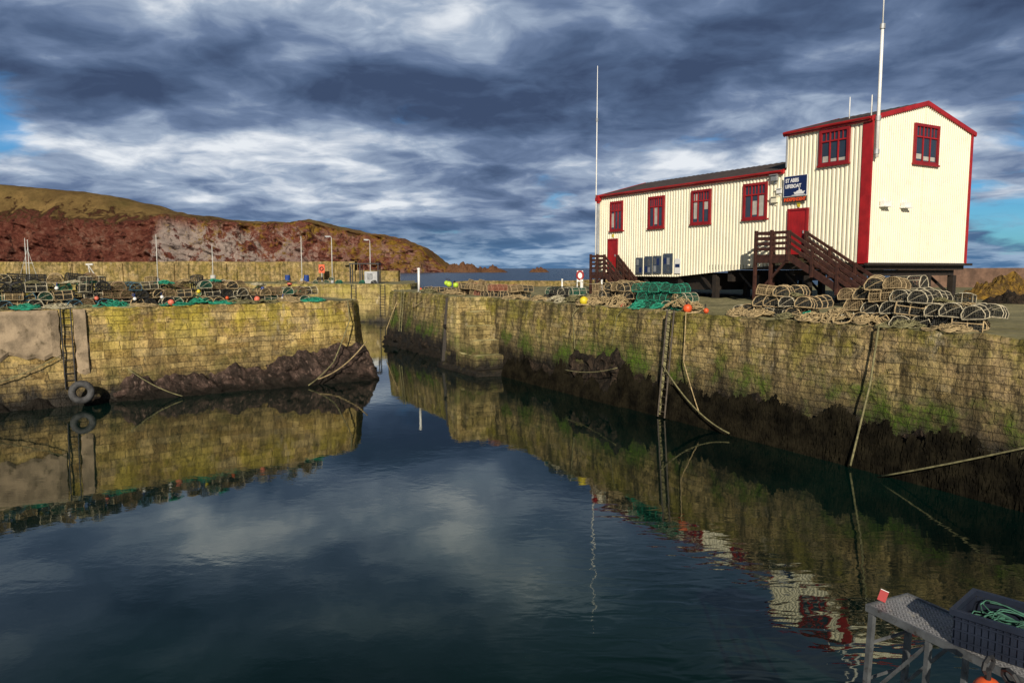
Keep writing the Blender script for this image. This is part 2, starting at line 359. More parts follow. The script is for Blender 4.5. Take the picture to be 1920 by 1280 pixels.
wL,topL=wall('harbour_wall',pathL,QZ,-1.2,0.10,0.13,M_wallL,'sunlit yellow sandstone pier wall above dark rocks',amp=.08)
sheet('pier_surface',topL,M_quay)
pathF=[(-120,88),(-30,80),(-12.3,78),(-10.8,79.5),(-10.5,84),(-12,92)]
wF,topF=wall('harbour_wall',pathF,QZ,-1.0,0.06,0.3,M_wallF,'weathered outer quay wall across the harbour mouth')
sheet('outer_quay_surface',topF+[(-13,101,QZ),(-120,110,QZ)],M_quay)
def blockwall(name,a,b,th,z0,z1,mat,label,pil=0,cat='sea wall'):
    a=Vector((a[0],a[1],0)); bb=Vector((b[0],b[1],0)); d=(bb-a); L=d.length; d.normalize()
    Bl=B(); n=int(L/1.2)
    zs=[z1+noise.noise(Vector((i*0.35,z1,0)))*0.10 for i in range(n+1)]
    for i in range(n+1):
        y=L*i/n
        for q in ((0,y,z0),(0,y,zs[i]-0.12),(-0.06,y,zs[i]-0.12),(-0.06,y,zs[i]),(-th,y,zs[i]),(-th,y,z0)): Bl.v.append(q)
    for i in range(n):
        for k in range(5): Bl.face([i*6+k,i*6+k+1,(i+1)*6+k+1,(i+1)*6+k])
    if pil:
        k=0
        while k*pil<L:
            Bl.box((0.0,k*pil,z0),(0.18,k*pil+0.5,z1-0.25)); k+=1
    me=Bl.mesh(name,mat)
    uvl=me.uv_layers.new(name='UVMap')
    for lp in me.loops:
        c=me.vertices[lp.vertex_index].co; uvl.data[lp.index].uv=(c.y+c.x,c.z)
    ang=math.atan2(d.y,d.x)-math.pi/2
    return obj(name,me,loc=(a.x,a.y,0),rot=(0,0,ang),label=label,cat=cat)
blockwall('breakwater_wall',(-120,104),(-19.5,93),1.2,QZ,6.45,M_parapet,'tall tan concrete breakwater wall along the outer quay',pil=7)
blockwall('breakwater_wall',(-19.4,93),(-14,92.4),0.8,QZ,5.3,M_parapet,'low stepped end of the tan breakwater wall')
blockwall('parapet_wall',(-5,65.5),(12,73),0.5,QZ,4.5,M_parapet,'low pale sea parapet at the pier edge')
blockwall('parapet_wall',(34,66),(82,60),0.7,QZ,5.6,simple('brown_stone',(0.13,0.075,0.05),0.9,0.4,1.2,0.8,5),'low brown stone sea wall behind the boat house')
def patch(s0,s1,z0,z1,label):
    b=B(); n=14; m=12
    for j in range(m+1):
        for i in range(n+1):
            s=s0+(s1-s0)*i/n; z=z1+(z0-z1)*j/m
            e=0.08 if 0<i<n and 0<j<m else 0.0
            s+=noise.noise(Vector((z*2,s0,0)))*0.10*(1 if i in(0,n) else 0)
            z+=noise.noise(Vector((s*2,5,0)))*0.45*(j/m)
            o=-(0.10*(QZ-z))-e-0.05
            b.v.append(tuple(Lp(s,o,z)))
    for j in range(m):
        for i in range(n): b.face([j*(n+1)+i,(j+1)*(n+1)+i,(j+1)*(n+1)+i+1,j*(n+1)+i+1])
    obj('concrete_patch',b.mesh('concrete_patch',M_patch),parent=wL,label=label)
patch(-2.2,1.9,2.05,QZ-0.03,'smooth pinkish concrete render patch')
patch(2.42,2.9,1.3,QZ-0.03,'narrow concrete strip beside the ladder')
# ------------------------------------------------------------ rocks at the foot of the walls
def outcrop(name,fn,s0,s1,hfun,wfun,mat,label,res=0.085,seed=0.0,bat=0.09,rough=1.0):
    ns=int((s1-s0)/res); nt=40; b=B()
    for i in range(ns+1):
        s=s0+(s1-s0)*i/ns; H=hfun(s); W=wfun(s)
        for j in range(nt+1):
            t=j/nt
            z=H*(1-t)-0.7*t
            o=W*(t**0.8)
            q=Vector((s*0.9+seed+z*0.5,z*1.2,o*0.6+seed))
            r=noise.ridged_multi_fractal(q*0.8,1.0,2.1,4,1.0,2.0)
            r2_=noise.noise(Vector((s*2.2+seed,z*1.4,o)))+0.35*noise.noise(Vector((s*7+seed,z*5,o)))
            st=(z*1.9+s*0.55+noise.noise(q)*0.8); led=abs((st%1.0)-0.5)*2
            k=min(1,t*6)
            oo=bat*(QZ-z)-0.12+o+k*(r*0.24-0.24+r2_*0.09*rough+(led-.5)*0.20*rough)
            zz=z+k*(noise.noise(q*2.3)*0.15)*(1-t)+ (noise.noise(Vector((s*1.2,seed,1)))*0.45+noise.noise(Vector((s*4,seed,1)))*0.15)*(1-t)**2
            b.v.append(tuple(fn(s,-oo,zz)))
    for i in range(ns):
        for j in range(nt): b.face([i*(nt+1)+j,i*(nt+1)+j+1,(i+1)*(nt+1)+j+1,(i+1)*(nt+1)+j])
    return obj(name,b.mesh(name,mat),label=label,cat='rock')
def bumpf(a,b,x): 
    t=max(0,min(1,(x-a)/(b-a))); return t*t*(3-2*t)
outcrop('rock_outcrop',Lp,2.9,15.6,lambda s:0.25+0.8*bumpf(2.9,4.6,s)+0.75*bumpf(8,14.5,s)-0.3*bumpf(14.8,15.6,s),lambda s:0.5+0.5*bumpf(3.4,6.5,s)+0.6*bumpf(9,14,s),M_rock,'jagged dark brown rocks under the yellow pier wall',seed=3.1,bat=0.10)
outcrop('rock_outcrop',Lp,-6,4.2,lambda s:0.5-0.25*bumpf(0,4,s),lambda s:0.45,M_rockR,'low weedy rock ledge at the foot of the pier',seed=9.1,bat=0.10)
def NoseP(s,o,z=QZ):
    c=Vector((-10.1,39.9)); a=rad(-60+s*14); R=1.75-o
    return Vector((c.x+R*math.cos(a),c.y+R*math.sin(a),z))
outcrop('rock_outcrop',NoseP,-2,9,lambda s:1.8-0.12*s,lambda s:0.95,M_rock,'dark rock shoulder around the rounded pier end',seed=21.7,bat=0.10)
outcrop('rock_outcrop',Rp,23.3,29.0,lambda s:0.6+1.4*bumpf(23.3,24.5,s)-1.0*bumpf(27.6,29.0,s)-0.2*math.sin(s*2.3),lambda s:0.12+0.18*bumpf(23.3,25,s)*(1-bumpf(27.6,29,s)),M_rockR,'steep dark rock rib against the harbour wall',seed=5.5,rough=.8)
outcrop('rock_outcrop',Rp,18.2,24,lambda s:0.85+0.2*math.sin(s),lambda s:0.25,M_rockR,'low dark weedy ledge below the stone wall',seed=15.5)
outcrop('rock_outcrop',Rp,-0.5,10.5,lambda s:1.1+0.25*math.sin(s*1.3),lambda s:0.3,M_rockR,'dark weed-covered ledge at the pier foot',seed=35.5)
outcrop('rock_outcrop',Rp,28.6,52,lambda s:1.0+0.2*math.sin(s*1.3)+.15*math.sin(s*3.1),lambda s:0.12,M_rockR,'dark weed-matted footing along the wall',seed=45.5,rough=.6)
def weed(fn,s0,s1,n,top,name,off=0.05,bat=0.09):
    b=B()
    for _ in range(n):
        s=random.uniform(s0,s1); c=noise.noise(Vector((s*0.9,0,4)))+0.5*noise.noise(Vector((s*3.9,0,4)))
        z=random.uniform(0.0,1)**0.75*(top+c*0.9); L=random.uniform(0.25,0.6); w=random.uniform(0.012,0.05)
        k=3; base=len(b.v); o0=random.uniform(0.0,0.06)+off
        for i in range(k+1):
            t=i/k; zz=z-L*t; o=bat*(QZ-zz)+o0+0.06*math.sin(t*3.0)
            ww=w*(1-0.5*t); ds=random.uniform(-.03,.03)
            b.v.append(tuple(fn(s-ww+ds,-o,zz))); b.v.append(tuple(fn(s+ww+ds,-o-random.uniform(-.01,.01),zz)))
        for i in range(k): b.face([base+2*i,base+2*i+1,base+2*i+3,base+2*i+2])
    return obj(name,b.mesh(name,M_weed),kind='stuff',label='dark brown bladderwrack hanging on the tidal stonework',cat='seaweed')
weed(Rp,28.0,50,12000,1.35,'seaweed',off=.10)
weed(Rp,18.4,28.5,4500,0.9,'seaweed',off=0.25)
# ------------------------------------------------------------ water
b=B(); b.v=[(-15000,-300,0),(15000,-300,0),(15000,24000,0),(-15000,24000,0)]; b.face([0,1,2,3])
obj('water',b.mesh('water',M_water),kind='structure')
# ------------------------------------------------------------ headland (about one kilometre off)
def interp(tab,x):
    if x<=tab[0][0]: return tab[0][1]
    for (a,va),(c,vc) in zip(tab[:-1],tab[1:]):
        if x<=c:
            t=(x-a)/(c-a); t=t*t*(3-2*t)*0.5+t*0.5; return va+(vc-va)*t
    return tab[-1][1]
sil=[(-520,58),(-320,53),(-285,52.5),(-233,48),(-205,41.5),(-190,37.5),(-162,33.5),(-135,31),(-125,31.5),(-114,33),(-95,28.3),(-78,25),(-61,21.8),(-49,17.5),(-44,11.5),(-39,8.2),(-36,6.6),(-33,-3)]
brf=[(-520,0.60),(-285,0.62),(-215,0.68),(-195,0.78),(-185,0.93),(-60,0.95),(-33,0.97)]
def headland():
    b=B(); nx=900; nt=120; UV=[]
    for i in range(nx+1):
        x=-520+(520-32)*(i/nx)
        H=interp(sil,x)+noise.fractal(Vector((x*.08,3,1)),.8,2,4)*(1.0 if x>-190 else .35); fb=interp(brf,x)
        gull=noise.fractal(Vector((x*0.028,0,7)),0.9,2.1,4)*16
        for j in range(nt+1):
            t=j/nt
            if t<0.6:
                k=t/0.6; z=-2+(H*fb+2)*k; y=386+18*k**1.3+gull*(1-0.35*k)
                q=Vector((x*0.07+z*.03,z*0.10,y*0.02))
                y+=noise.ridged_multi_fractal(q,0.9,2.2,5,1.0,2.0)*-5+5+noise.fractal(q*4,0.8,2.2,4)*2.8+(noise.noise(Vector((x*.09+z*.05,z*.13,3))))*3
            elif t<0.88:
                k=(t-0.6)/0.28; y0=404+gull*0.65; y=y0*(1-k)+435*k
                z=H*fb+(H-H*fb)*math.sin(k*math.pi/2)**1.0
                z+=noise.fractal(Vector((x*0.04,y*0.04,2)),0.9,2,4)*1.0*min(1,k*3)
            else:
                k=(t-0.88)/0.12; y=435+140*k; z=H*(1-0.5*k)+noise.fractal(Vector((x*0.04,y*0.04,2)),0.9,2,4)*1.0
            b.v.append((x*HK,y*HK,5.6+(z-5.6)*HK)); UV.append((x*.01,t))
    for i in range(nx):
        for j in range(nt): b.face([i*(nt+1)+j,(i+1)*(nt+1)+j,(i+1)*(nt+1)+j+1,i*(nt+1)+j+1])
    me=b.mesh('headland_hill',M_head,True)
    uvl=me.uv_layers.new(name='UVMap'); li=[0]*len(me.loops); me.loops.foreach_get('vertex_index',li); fl=[]
    for k in li: fl+=UV[k]
    uvl.data.foreach_set('uv',fl); me.update()
    return obj('headland_hill',me,kind='structure')
headland()
def searock(x,y,w,d,h,seed,mat,label,z0=-1):
    b=B(); n=50; m=20
    for i in range(n+1):
        for j in range(m+1):
            a=(i/n*2-1); c=(j/m*2-1); e=max(0,1-(abs(a)**1.7+abs(c)**2.2))**0.7
            q=Vector((a*2.6+seed,c*2,seed)); z=z0+(h-z0)*e*(0.72+0.45*noise.fractal(q,0.7,2.1,5))
            b.v.append((a*w/2,c*d/2,max(z0,z)))
    for i in range(n):
        for j in range(m): b.face([i*(m+1)+j,(i+1)*(m+1)+j,(i+1)*(m+1)+j+1,i*(m+1)+j+1])
    obj('sea_rock',b.mesh('sea_rock',mat),loc=(x,y,0),label=label,cat='rock')
searock(-66,1010,54,40,17,1,M_skerry,'brown and yellow lichen sea stack beyond the headland')
searock(-30,1020,50,36,9.5,6,M_skerry,'low brown skerry off the headland')
searock(38,1050,30,20,8,9,M_skerry,'small dark skerry off the headland')
searock(26.5,40.5,5,3,5.1,3,M_rockY,'orange lichen covered boulder on the quay',z0=3.8)
searock(29.5,43.5,6,4,5.4,8,M_rockY,'yellow lichen covered boulder beside the sea wall',z0=3.8)
searock(23.8,35.5,3,2,4.6,5,M_rockR,'dark red boulder on the quay',z0=3.8)
# ------------------------------------------------------------ lifeboat station
PHI=rad(30)
ST=obj('lifeboat_station',None,loc=(15.54,33,0),rot=(0,0,PHI),label='cream corrugated lifeboat station with red trim on stilts',cat='building')
FZ=5.86; TE=12.08; TA=13.08; LE=10.33; LA=11.33; W=7.65; TL=4.4; LL=19.4
def corr(L,pitch=0.20,dep=0.05):
    out=[]; x=0
    while x<L:
        for dx,d in ((0,dep),(0.4*pitch,dep),(0.53*pitch,dep-(.05 if pitch>.19 else .022)),(0.87*pitch,dep-(.05 if pitch>.19 else .022))):
            if x+dx<=L: out.append((x+dx,d))
        x+=pitch
    out.append((L,dep)); return out
def cladding(name,axis,a0,L,zbf,ztf,label,fixed=0.0,sgn=-1):
    b=B(); P=corr(L,0.22 if axis=='y' else .16)
    for (p,d) in P:
        for z in (zbf(a0+p),ztf(a0+p)):
            if axis=='y': b.v.append((fixed+sgn*d,a0+p,z))
            else: b.v.append((a0+p,fixed+sgn*d,z))
    for i in range(len(P)-1): b.face([2*i,2*i+1,2*i+3,2*i+2])
    return obj(name,b.mesh(name,M_cream),parent=ST,label=label)
def lowb(y): return 5.12+0.62*max(0,min(1,(12-y)/7.0))
cladding('wall','y',0.0,TL,lambda y:FZ,lambda y:TE,'two-storey corrugated cream wall facing the harbour')
cladding('wall','y',TL,LL-TL,lowb,lambda y:LE,'long corrugated cream side wall with windows')
gt=lambda x:TE+(TA-TE)*(1-abs(x-W/2)/(W/2))
cladding('wall','x',0.0,W/2,lambda x:FZ,gt,'cream gable end wall')
cladding('wall','x',W/2,W/2,lambda x:FZ,gt,'cream gable end wall')
cladding('wall','y',0.0,LL,lambda y:FZ,lambda y:LE,'rear corrugated cream wall',fixed=W,sgn=1)
cladding('wall','y',0.0,TL,lambda y:LE,lambda y:TE,'rear upper cream wall',fixed=W,sgn=1)
gl=lambda x:LE+(LA-LE)*(1-abs(x-W/2)/(W/2))
for x0 in(0,W/2):
    cladding('wall','x',x0,W/2,lambda x:5.2,gl,'far gable wall',fixed=LL,sgn=1)
    cladding('wall','x',x0,W/2,lambda x:LE-0.2,gt,'upper back gable of the tower',fixed=TL,sgn=1)
def roof(y0,y1,e,a,ov,label):
    root=B(); r=0.05
    for s in(0,1):
        n=int((y1-y0+2*ov)/0.2)
        for i in range(n+1):
            y=y0-ov+(y1-y0+2*ov)*i/n; dz=0.03*(i%2)
            sl=(a-e)/(W/2)
            xe=-0.18 if s==0 else W+0.18
            root.v.append((xe,y,e-0.18*sl+r+dz)); root.v.append((W/2,y,a+r+dz))
        k=s*(n+1)*2
        for i in range(n): root.face([k+2*i,k+2*i+1,k+2*i+3,k+2*i+2])
    o=obj('roof',root.mesh('roof',M_roof),parent=ST,label=label)
    sl=(a-e)/(W/2)
    for xe,sg in((-0.15,-1),(W+0.15,1)):
        f=B(); f.box((min(xe,xe+sg*0.04),y0-ov,e-0.17),(max(xe,xe+sg*0.04),y1+ov,e+0.03))
        f.tube([(xe+sg*0.10,y0-ov,e-0.04),(xe+sg*0.10,y1+ov,e-0.04)],0.06,8)
        obj('fascia_board',f.mesh('fascia_board',M_red),parent=o)
        f=B(); f.box((min(xe-sg*0.002,xe-sg*0.15),y0-ov+0.05,e-0.15),(max(xe-sg*0.002,xe-sg*0.15),y1+ov-0.05,e-0.12)); obj('soffit',f.mesh('soffit',M_redd),parent=o)
    for yy in(y0-ov-0.045,y1+ov+0.005):
        v=B()
        for s in(0,1):
            n=26
            for i in range(n):
                xa=-0.22+(W/2+0.22)*i/n if s==0 else W/2+(W/2+0.22)*i/n
                xb=-0.22+(W/2+0.22)*(i+1)/n if s==0 else W/2+(W/2+0.22)*(i+1)/n
                za=a-abs(xa-W/2)*sl+0.09; zb=a-abs(xb-W/2)*sl+0.09
                bb=len(v.v); dp=0.21
                for y in(yy,yy+0.04):
                    v.v+=[(xa,y,za),(xb,y,zb),(xb,y,zb-dp*0.75),((xa+xb)/2,y,(za+zb)/2-dp*1.15),(xa,y,za-dp*0.75)]
                v.face([bb+4,bb+3,bb+2,bb+1,bb]); v.face([bb+5,bb+6,bb+7,bb+8,bb+9])
                v.face([bb,bb+1,bb+6,bb+5]); v.face([bb+2,bb+3,bb+8,bb+7]); v.face([bb+3,bb+4,bb+9,bb+8])
        obj('verge_board',v.mesh('verge_board',M_red),parent=o)
    return o
roof(0,TL,TE,TA,0.10,'shallow pitched tower roof with red edges')
roof(TL+0.22,LL,LE,LA,0.08,'long dark sheet roof with red gutter')
def part(name,fn,mat,label=None,parent=ST,smooth=False):
    b=B(); fn(b); return obj(name,b.mesh(name,mat,smooth),parent=parent,label=label)
part('corner_board',lambda b:b.box((-0.08,-0.075,FZ-0.05),(-0.052,0.36,TE-0.18)),M_red,'wide red corner board')
part('corner_board',lambda b:b.box((-0.08,-0.11,FZ-0.05),(0.03,-0.077,TE-0.10)),M_red)
part('corner_board',lambda b:b.box((W-0.11,-0.10,FZ-0.05),(W+0.05,-0.055,TE-0.10)),M_red)
part('corner_board',lambda b:b.box((-0.08,LL-0.1,5.2),(-0.054,LL+0.05,LE-0.18)),M_cream)
part('base_trim',lambda b:b.box((0.04,-0.10,FZ-0.10),(W-.12,-0.055,FZ-0.01)),M_white)
part('downpipe',lambda b:b.tube([(-0.13,TL-0.05,TE-0.15),(-0.13,TL-0.05,LE+0.1)],0.05,8),M_grey)
part('downpipe',lambda b:b.tube([(-0.22,LL+0.0,LE-0.3),(-0.22,LL+0.0,QZ+0.2)],0.06,8),M_grey)
part('rainwater_hopper',lambda b:(b.box((-0.36,LL-0.2,LE-0.35),(-0.10,LL+0.15,LE+.02)),b.box((-0.30,LL-0.12,LE-0.5),(-0.16,LL+0.08,LE-0.35))),M_red)
def window(axis,a0,a1,z0,z1,cols,label=None,top=0.3,blinds=()):
    w=a1-a0
    def tr(u,d,z): return (-d,a1-u,z) if axis=='y' else (a0+u,-d,z)
    def bx(b,u0,u1,d0,d1,z0_,z1_):
        p=tr(u0,d0,z0_); q=tr(u1,d1,z1_)
        b.box((min(p[0],q[0]),min(p[1],q[1]),z0_),(max(p[0],q[0]),max(p[1],q[1]),z1_))
    f=B(); t=0.13
    bx(f,0,t,0.0,0.14,z0,z1); bx(f,w-t,w,0.0,0.14,z0,z1)
    bx(f,t,w-t,0.0,0.138,z1-t,z1); bx(f,t,w-t,0.0,0.138,z0,z0+t*0.8)
    root=obj('window',f.mesh('window',M_redd),parent=ST,label=label)
    bx2=B(); bx(bx2,-0.05,w+0.05,0.0,0.18,z0-0.08,z0-0.002); obj('sill',bx2.mesh('sill',M_redd),parent=root)
    bx3=B()
    for i in range(1,cols): 
        u=t+(w-2*t)*i/cols; bx(bx3,u-0.03,u+0.03,0.075,0.118,z0+t*0.8,z1-t)
    zt=z1-t-(z1-z0-2*t)*top
    bx(bx3,t,w-t,0.072,0.122,zt-0.03,zt+0.03)
    for i in range(cols*2):
        if i%2==1:
            u=t+(w-2*t)*(i)/(cols*2); bx(bx3,u-0.012,u+0.012,0.074,0.112,zt+0.03,z1-t)
    obj('glazing_bars',bx3.mesh('glazing_bars',M_red),parent=root)
    g=B(); bx(g,t,w-t,0.058,0.064,z0+t*0.8,z1-t); obj('glass',g.mesh('glass',M_glass),parent=root)
    if blinds:
        g=B()
        for (u0,u1,q0,q1) in blinds: bx(g,t+(w-2*t)*u0,t+(w-2*t)*u1,0.065,0.068,z0+t+(z1-z0-2*t)*q0,z0+t+(z1-z0-2*t)*q1)
        obj('blind',g.mesh('blind',M_blind),parent=root)
    return root
window('y',16.95,18.25,8.0,9.85,3,blinds=((0.0,.28,.05,.6),))
window('y',13.1,14.5,8.0,9.85,3,blinds=((0.36,.62,.05,.66),))
window('y',9.35,10.85,8.05,9.9,3,blinds=((0.05,.28,.1,.95),(.7,.95,.4,.66)))
window('y',5.5,7.05,8.1,9.9,3,blinds=((0.37,.62,.05,.5),(.7,.95,.0,.66)))
window('y',0.98,2.55,10.3,11.88,3,'large red framed upper floor window',blinds=((.04,.3,.0,.2),(.37,.95,.0,.10)))
window('x',2.95,4.85,10.35,12.12,3,'red framed window in the gable end',blinds=((.04,.3,.05,.2),(.4,.95,.02,.14)))
def door(a0,a1,z0,z1,label):
    f=B(); f.box((-0.13,a0-0.1,z0),(0,a0,z1+0.1)); f.box((-0.13,a1,z0),(0,a1+0.1,z1+0.1)); f.box((-0.128,a0,z1),(0,a1,z1+0.1))
    r=obj('door',f.mesh('door',M_redd),parent=ST,label=label)
    p=B(); p.box((-0.09,a0,z0),(-0.06,a1,z1))
    for k in range(5): p.box((-0.098,a0+0.06+k*(a1-a0-0.1)/5,z0+0.1),(-0.09,a0+0.04+(k+1)*(a1-a0-0.1)/5,z1-0.1))
    obj('door_leaf',p.mesh('door_leaf',M_red),parent=r)
    h=B(); h.box((-0.15,a0+0.08,z0+1.0),(-0.098,a0+0.12,z0+1.14)); obj('handle',h.mesh('handle',M_grey),parent=r)
door(3.15,4.1,6.25,8.35,'red upper door at the head of the stairs')
door(17.55,18.35,5.35,7.4,'small red side door')
def under(b):
    b.box((-0.02,0.0,FZ-0.33),(W,0.25,FZ-0.06)); b.box((0.0,0.26,FZ-0.33),(0.22,9.5,FZ-0.065)); b.box((0.3,0.3,FZ-0.6),(W-0.3,0.55,FZ-0.34))
    b.box((0.3,4,FZ-0.6),(W-0.3,4.3,FZ-0.34)); b.box((0.05,0.4,FZ-0.055),(W-0.05,LL-0.1,FZ-0.02)); b.box((0.25,8,4.9),(W,8.3,5.5)); b.box((0.6,9.6,4.4),(W-0.2,19.2,5.3))
    b.box((-0.25,-0.25,FZ-0.13),(W+0.3,-0.115,FZ-0.02))
part('underframe',under,M_dark,'dark timber floor beams')
for x in(0.3,2.7,5.2,7.3):
    for y in(0.35,3.2,6.2,9.2):
        part('stilt',lambda b:(b.box((x-0.14,y-0.14,QZ-0.1),(x+0.14,y+0.14,FZ-0.6)),b.beam((x,y,QZ+0.3),(x,y+1.3,FZ-0.5),0.1,0.12)),M_dark)
for y in(12,15,18): part('stilt',lambda b:b.box((0.2,y-0.12,QZ-0.1),(0.45,y+0.12,5.2)),M_dark)
def flood(x,y,z,ax,mat,label,k=1.0):
    b=B()
    if ax=='x':
        b.box((x-0.2*k,y-0.22*k,z-0.10),(x+0.2*k,y-0.06,z+0.10)); b.box((x-0.22*k,y-0.28*k,z-0.16),(x+0.22*k,y-0.05,z-0.10)); b.box((x-0.05,y-0.08,z+0.1),(x+0.05,y,z+0.24))
    else:
        b.box((x-0.20*k,y-0.18*k,z-0.13*k),(x-0.06,y+0.18*k,z+0.13*k)); b.box((x-0.28*k,y-0.22*k,z+0.13*k),(x-0.04,y+0.22*k,z+0.17*k)); b.box((x-0.08,y-0.05,z-0.26*k),(x,y+0.05,z-0.13*k))
    obj('wall_lamp',b.mesh('wall_lamp',mat),parent=ST,label=label)
flood(0.95,-0.02,8.45,'x',M_white,'white box lamp on the gable',1.2); flood(2.45,-0.02,8.45,'x',M_white,'white box lamp on the gable',1.2)
flood(0,5.0,8.95,'y',M_cream,'cream junction box'); flood(-0.05,5.0,10.0,'y',M_grey,'grey flood lamp under the eave'); flood(0,4.75,9.35,'y',M_white,'small white lamp',.8); flood(0,3.6,8.62,'y',M_yellow,'small yellow bulkhead lamp above the door',.45); flood(0,17.95,7.7,'y',M_yellow,'yellow bulkhead lamp',.45)
def staircase(y0,y1,zt,zb,yl,name_label,o0=0.25,o1=1.45,plank=True):
    root=B(); root.box((-o1,y0,zt-0.12),(-o0+0.13,yl,zt)); 
    R=obj('staircase',root.mesh('staircase',M_brown),loc=ST.location,rot=(0,0,PHI),label=name_label,cat='stairs')
    def pt(nm,fn,mt=M_brown): bb=B(); fn(bb); return obj(nm,bb.mesh(nm,mt),parent=R)
    for x in(-o1+0.03,-o0-0.03): pt('stringer',lambda b:b.beam((x,y0,zt-0.12),(x,y1,zb+0.05),0.06,0.30))
    n=10
    for i in range(n):
        t=(i+0.6)/n; y=y0+(y1-y0)*t; z=zt+(zb-zt)*t
        pt('tread',lambda b:b.box((-o1+0.07,y-0.14,z-0.05),(-o0-0.07,y+0.14,z-0.005)))
    for x in(-o1-0.0,-o0-0.0):
        pt('handrail',lambda b:[b.beam((x,y0,zt+h),(x,y1,zb+h),0.07,0.13) for h in(0.42,0.72,1.02)])
        for k in range(4):
            t=k/3; y=y0+(y1-y0)*t; z=zt+(zb-zt)*t
            pt('rail_post',lambda b:b.box((x-0.075,y-0.06,max(QZ,z-0.3)),(x+0.075,y+0.06,z+1.1)))
    def fence(b):
        for h in(0.2,0.45,0.7,0.95):
            b.box((-o1-0.03,y0+0.07,zt+h),(-o1+0.02,yl,zt+h+0.14)); b.box((-o1+0.03,yl-0.04,zt+h),(-0.08,yl+0.01,zt+h+0.14))
    pt('landing_rail',fence)
    for (x,y) in((-o1,yl-0.05),(-o0+0.05,yl-0.05),(-o1,(y0+yl)/2)):
        pt('landing_post',lambda b:b.box((x-0.07,y-0.06,QZ-0.05),(x+0.07,y+0.06,zt+1.15)))
    pt('brace',lambda b:(b.beam((-o1,yl,QZ+0.2),(-o1,y0,zt-0.2),0.08,0.1),b.box((-o1-0.04,y0,zt-0.4),(-o1+0.02,yl,zt-0.13))))
    return R
staircase(2.95,-1.0,6.25,QZ+0.02,4.95,'brown timber staircase with plank landing rails')
staircase(17.2,15.4,5.35,QZ+0.02,18.7,'short brown timber steps to the side door',o1=1.3)
def mast(loc,z0,z1,r0,r1,label,joints=()):
    b=B(); b.tube([(0,0,z0),(0,0,z0+(z1-z0)*0.6),(0,0,z1)],r0,8,r2=r1)
    o=obj('antenna_mast',b.mesh('antenna_mast',M_white,True),loc=loc,label=label,cat='antenna')
    for j in joints:
        c=B(); c.tube([(0,0,j-0.10),(0,0,j+0.10)],r0*1.4,8); obj('joint_collar',c.mesh('joint_collar',M_grey),parent=o)
    return o
stw=lambda x,y:tuple((Matrix.Translation(ST.location)@Matrix.Rotation(PHI,4,'Z')@Vector((x,y,0))))
x,y,_=stw(-0.30,LL+0.1)
mast((x,y,0),QZ+0.2,18.6,0.055,0.02,'tall slim white whip antenna beside the gutter',(10.3,15.2))
x,y,_=stw(0.06,-0.25)
mast((x,y,0),10.35,15.85,0.08,0.065,'thick white antenna mast fixed to the gable corner',(10.6,12.0,15.8))
mast((x,y,0),15.85,19.5,0.03,0.02,'thin whip aerial on top of the mast')
x,y,_=stw(1.2,2.0); mast((x,y,0),TE+0.4,13.45,0.03,0.02,'short white aerial on the tower roof')
x,y,_=stw(0.3,0.25); mast((x,y,0),TE,13.1,0.04,0.03,'short white aerial at the roof edge')
def textmesh(s,size,mat,align='LEFT'):
    c=bpy.data.curves.new('t','FONT'); c.body=s; c.size=size; c.extrude=0.004; c.align_x=align; c.offset=0.008
    o=bpy.data.objects.new('t',c); COL.objects.link(o); bpy.context.view_layer.update()
    me=bpy.data.meshes.new_from_object(o); bpy.data.objects.remove(o); me.materials.clear(); me.materials.append(mat); return me
sg=obj('station_sign',None,label='navy lifeboat station name sign with red strip',cat='sign')
sg.matrix_world=Matrix.Translation((stw(-0.17,4.40)[0],stw(-0.17,4.40)[1],8.76))@Matrix.Rotation(PHI,4,'Z')@Matrix(((0,0,-1,0),(-1,0,0,0),(0,1,0,0),(0,0,0,1)))@Matrix.Diagonal((.93,.95,1,1))
sw=1.42
def sp(nm,fn,mt,lb=None): bb=B(); fn(bb); return obj(nm,bb.mesh(nm,mt),parent=sg,label=lb)
sp('sign_board',lambda b:b.box((0,0.29,0),(sw,1.28,0.03)),M_navy,'navy blue board')
sp('sign_border',lambda b:(b.box((0,0.27,0.002),(sw,0.29,0.036)),b.box((0,1.28,0.002),(sw,1.30,0.036)),b.box((-0.02,0.27,0.002),(-0.001,1.3,0.036)),b.box((sw+0.001,0.27,0.002),(sw+0.02,1.3,0.036))),M_letw)
sp('name_strip',lambda b:b.box((0,0,0),(sw,0.255,0.03)),M_black,'black strip with orange wording')
for s_,sz,xx,yy,mt in(('ST ABBS',0.27,0.1,0.98,M_letw),('LIFEBOAT',0.25,0.1,0.70,M_letw),('INDEPENDENT',0.235,0.03,0.045,M_letr)):
    o=obj('lettering',textmesh(s_,sz,mt),loc=(xx,yy,0.034),parent=sg)
    mx=max(v.co.x for v in o.data.vertices); tgt={'ST ABBS':0.82,'LIFEBOAT':0.98,'INDEPENDENT':1.36}[s_]
    o.scale=(tgt/mx,1,1)
def boat(b):
    pts=[(0.62,0.46),(0.70,0.36),(1.24,0.36),(1.34,0.50),(1.18,0.47),(1.12,0.56),(1.02,0.56),(1.0,0.66),(0.95,0.66),(0.93,0.54),(0.82,0.52),(0.78,0.47)]
    k=len(b.v)
    for p in pts: b.v.append((p[0],p[1]+.01,0.036))
    b.face(list(range(k,k+len(pts))))
    k=len(b.v)
    for p in [(0.5,0.31),(1.36,0.31),(1.36,0.335),(0.9,0.355),(0.5,0.33)]: b.v.append((p[0],p[1],0.036))
    b.face(list(range(k,k+5)))
sp('boat_emblem',boat,M_letw,'white boat silhouette over a wave line')
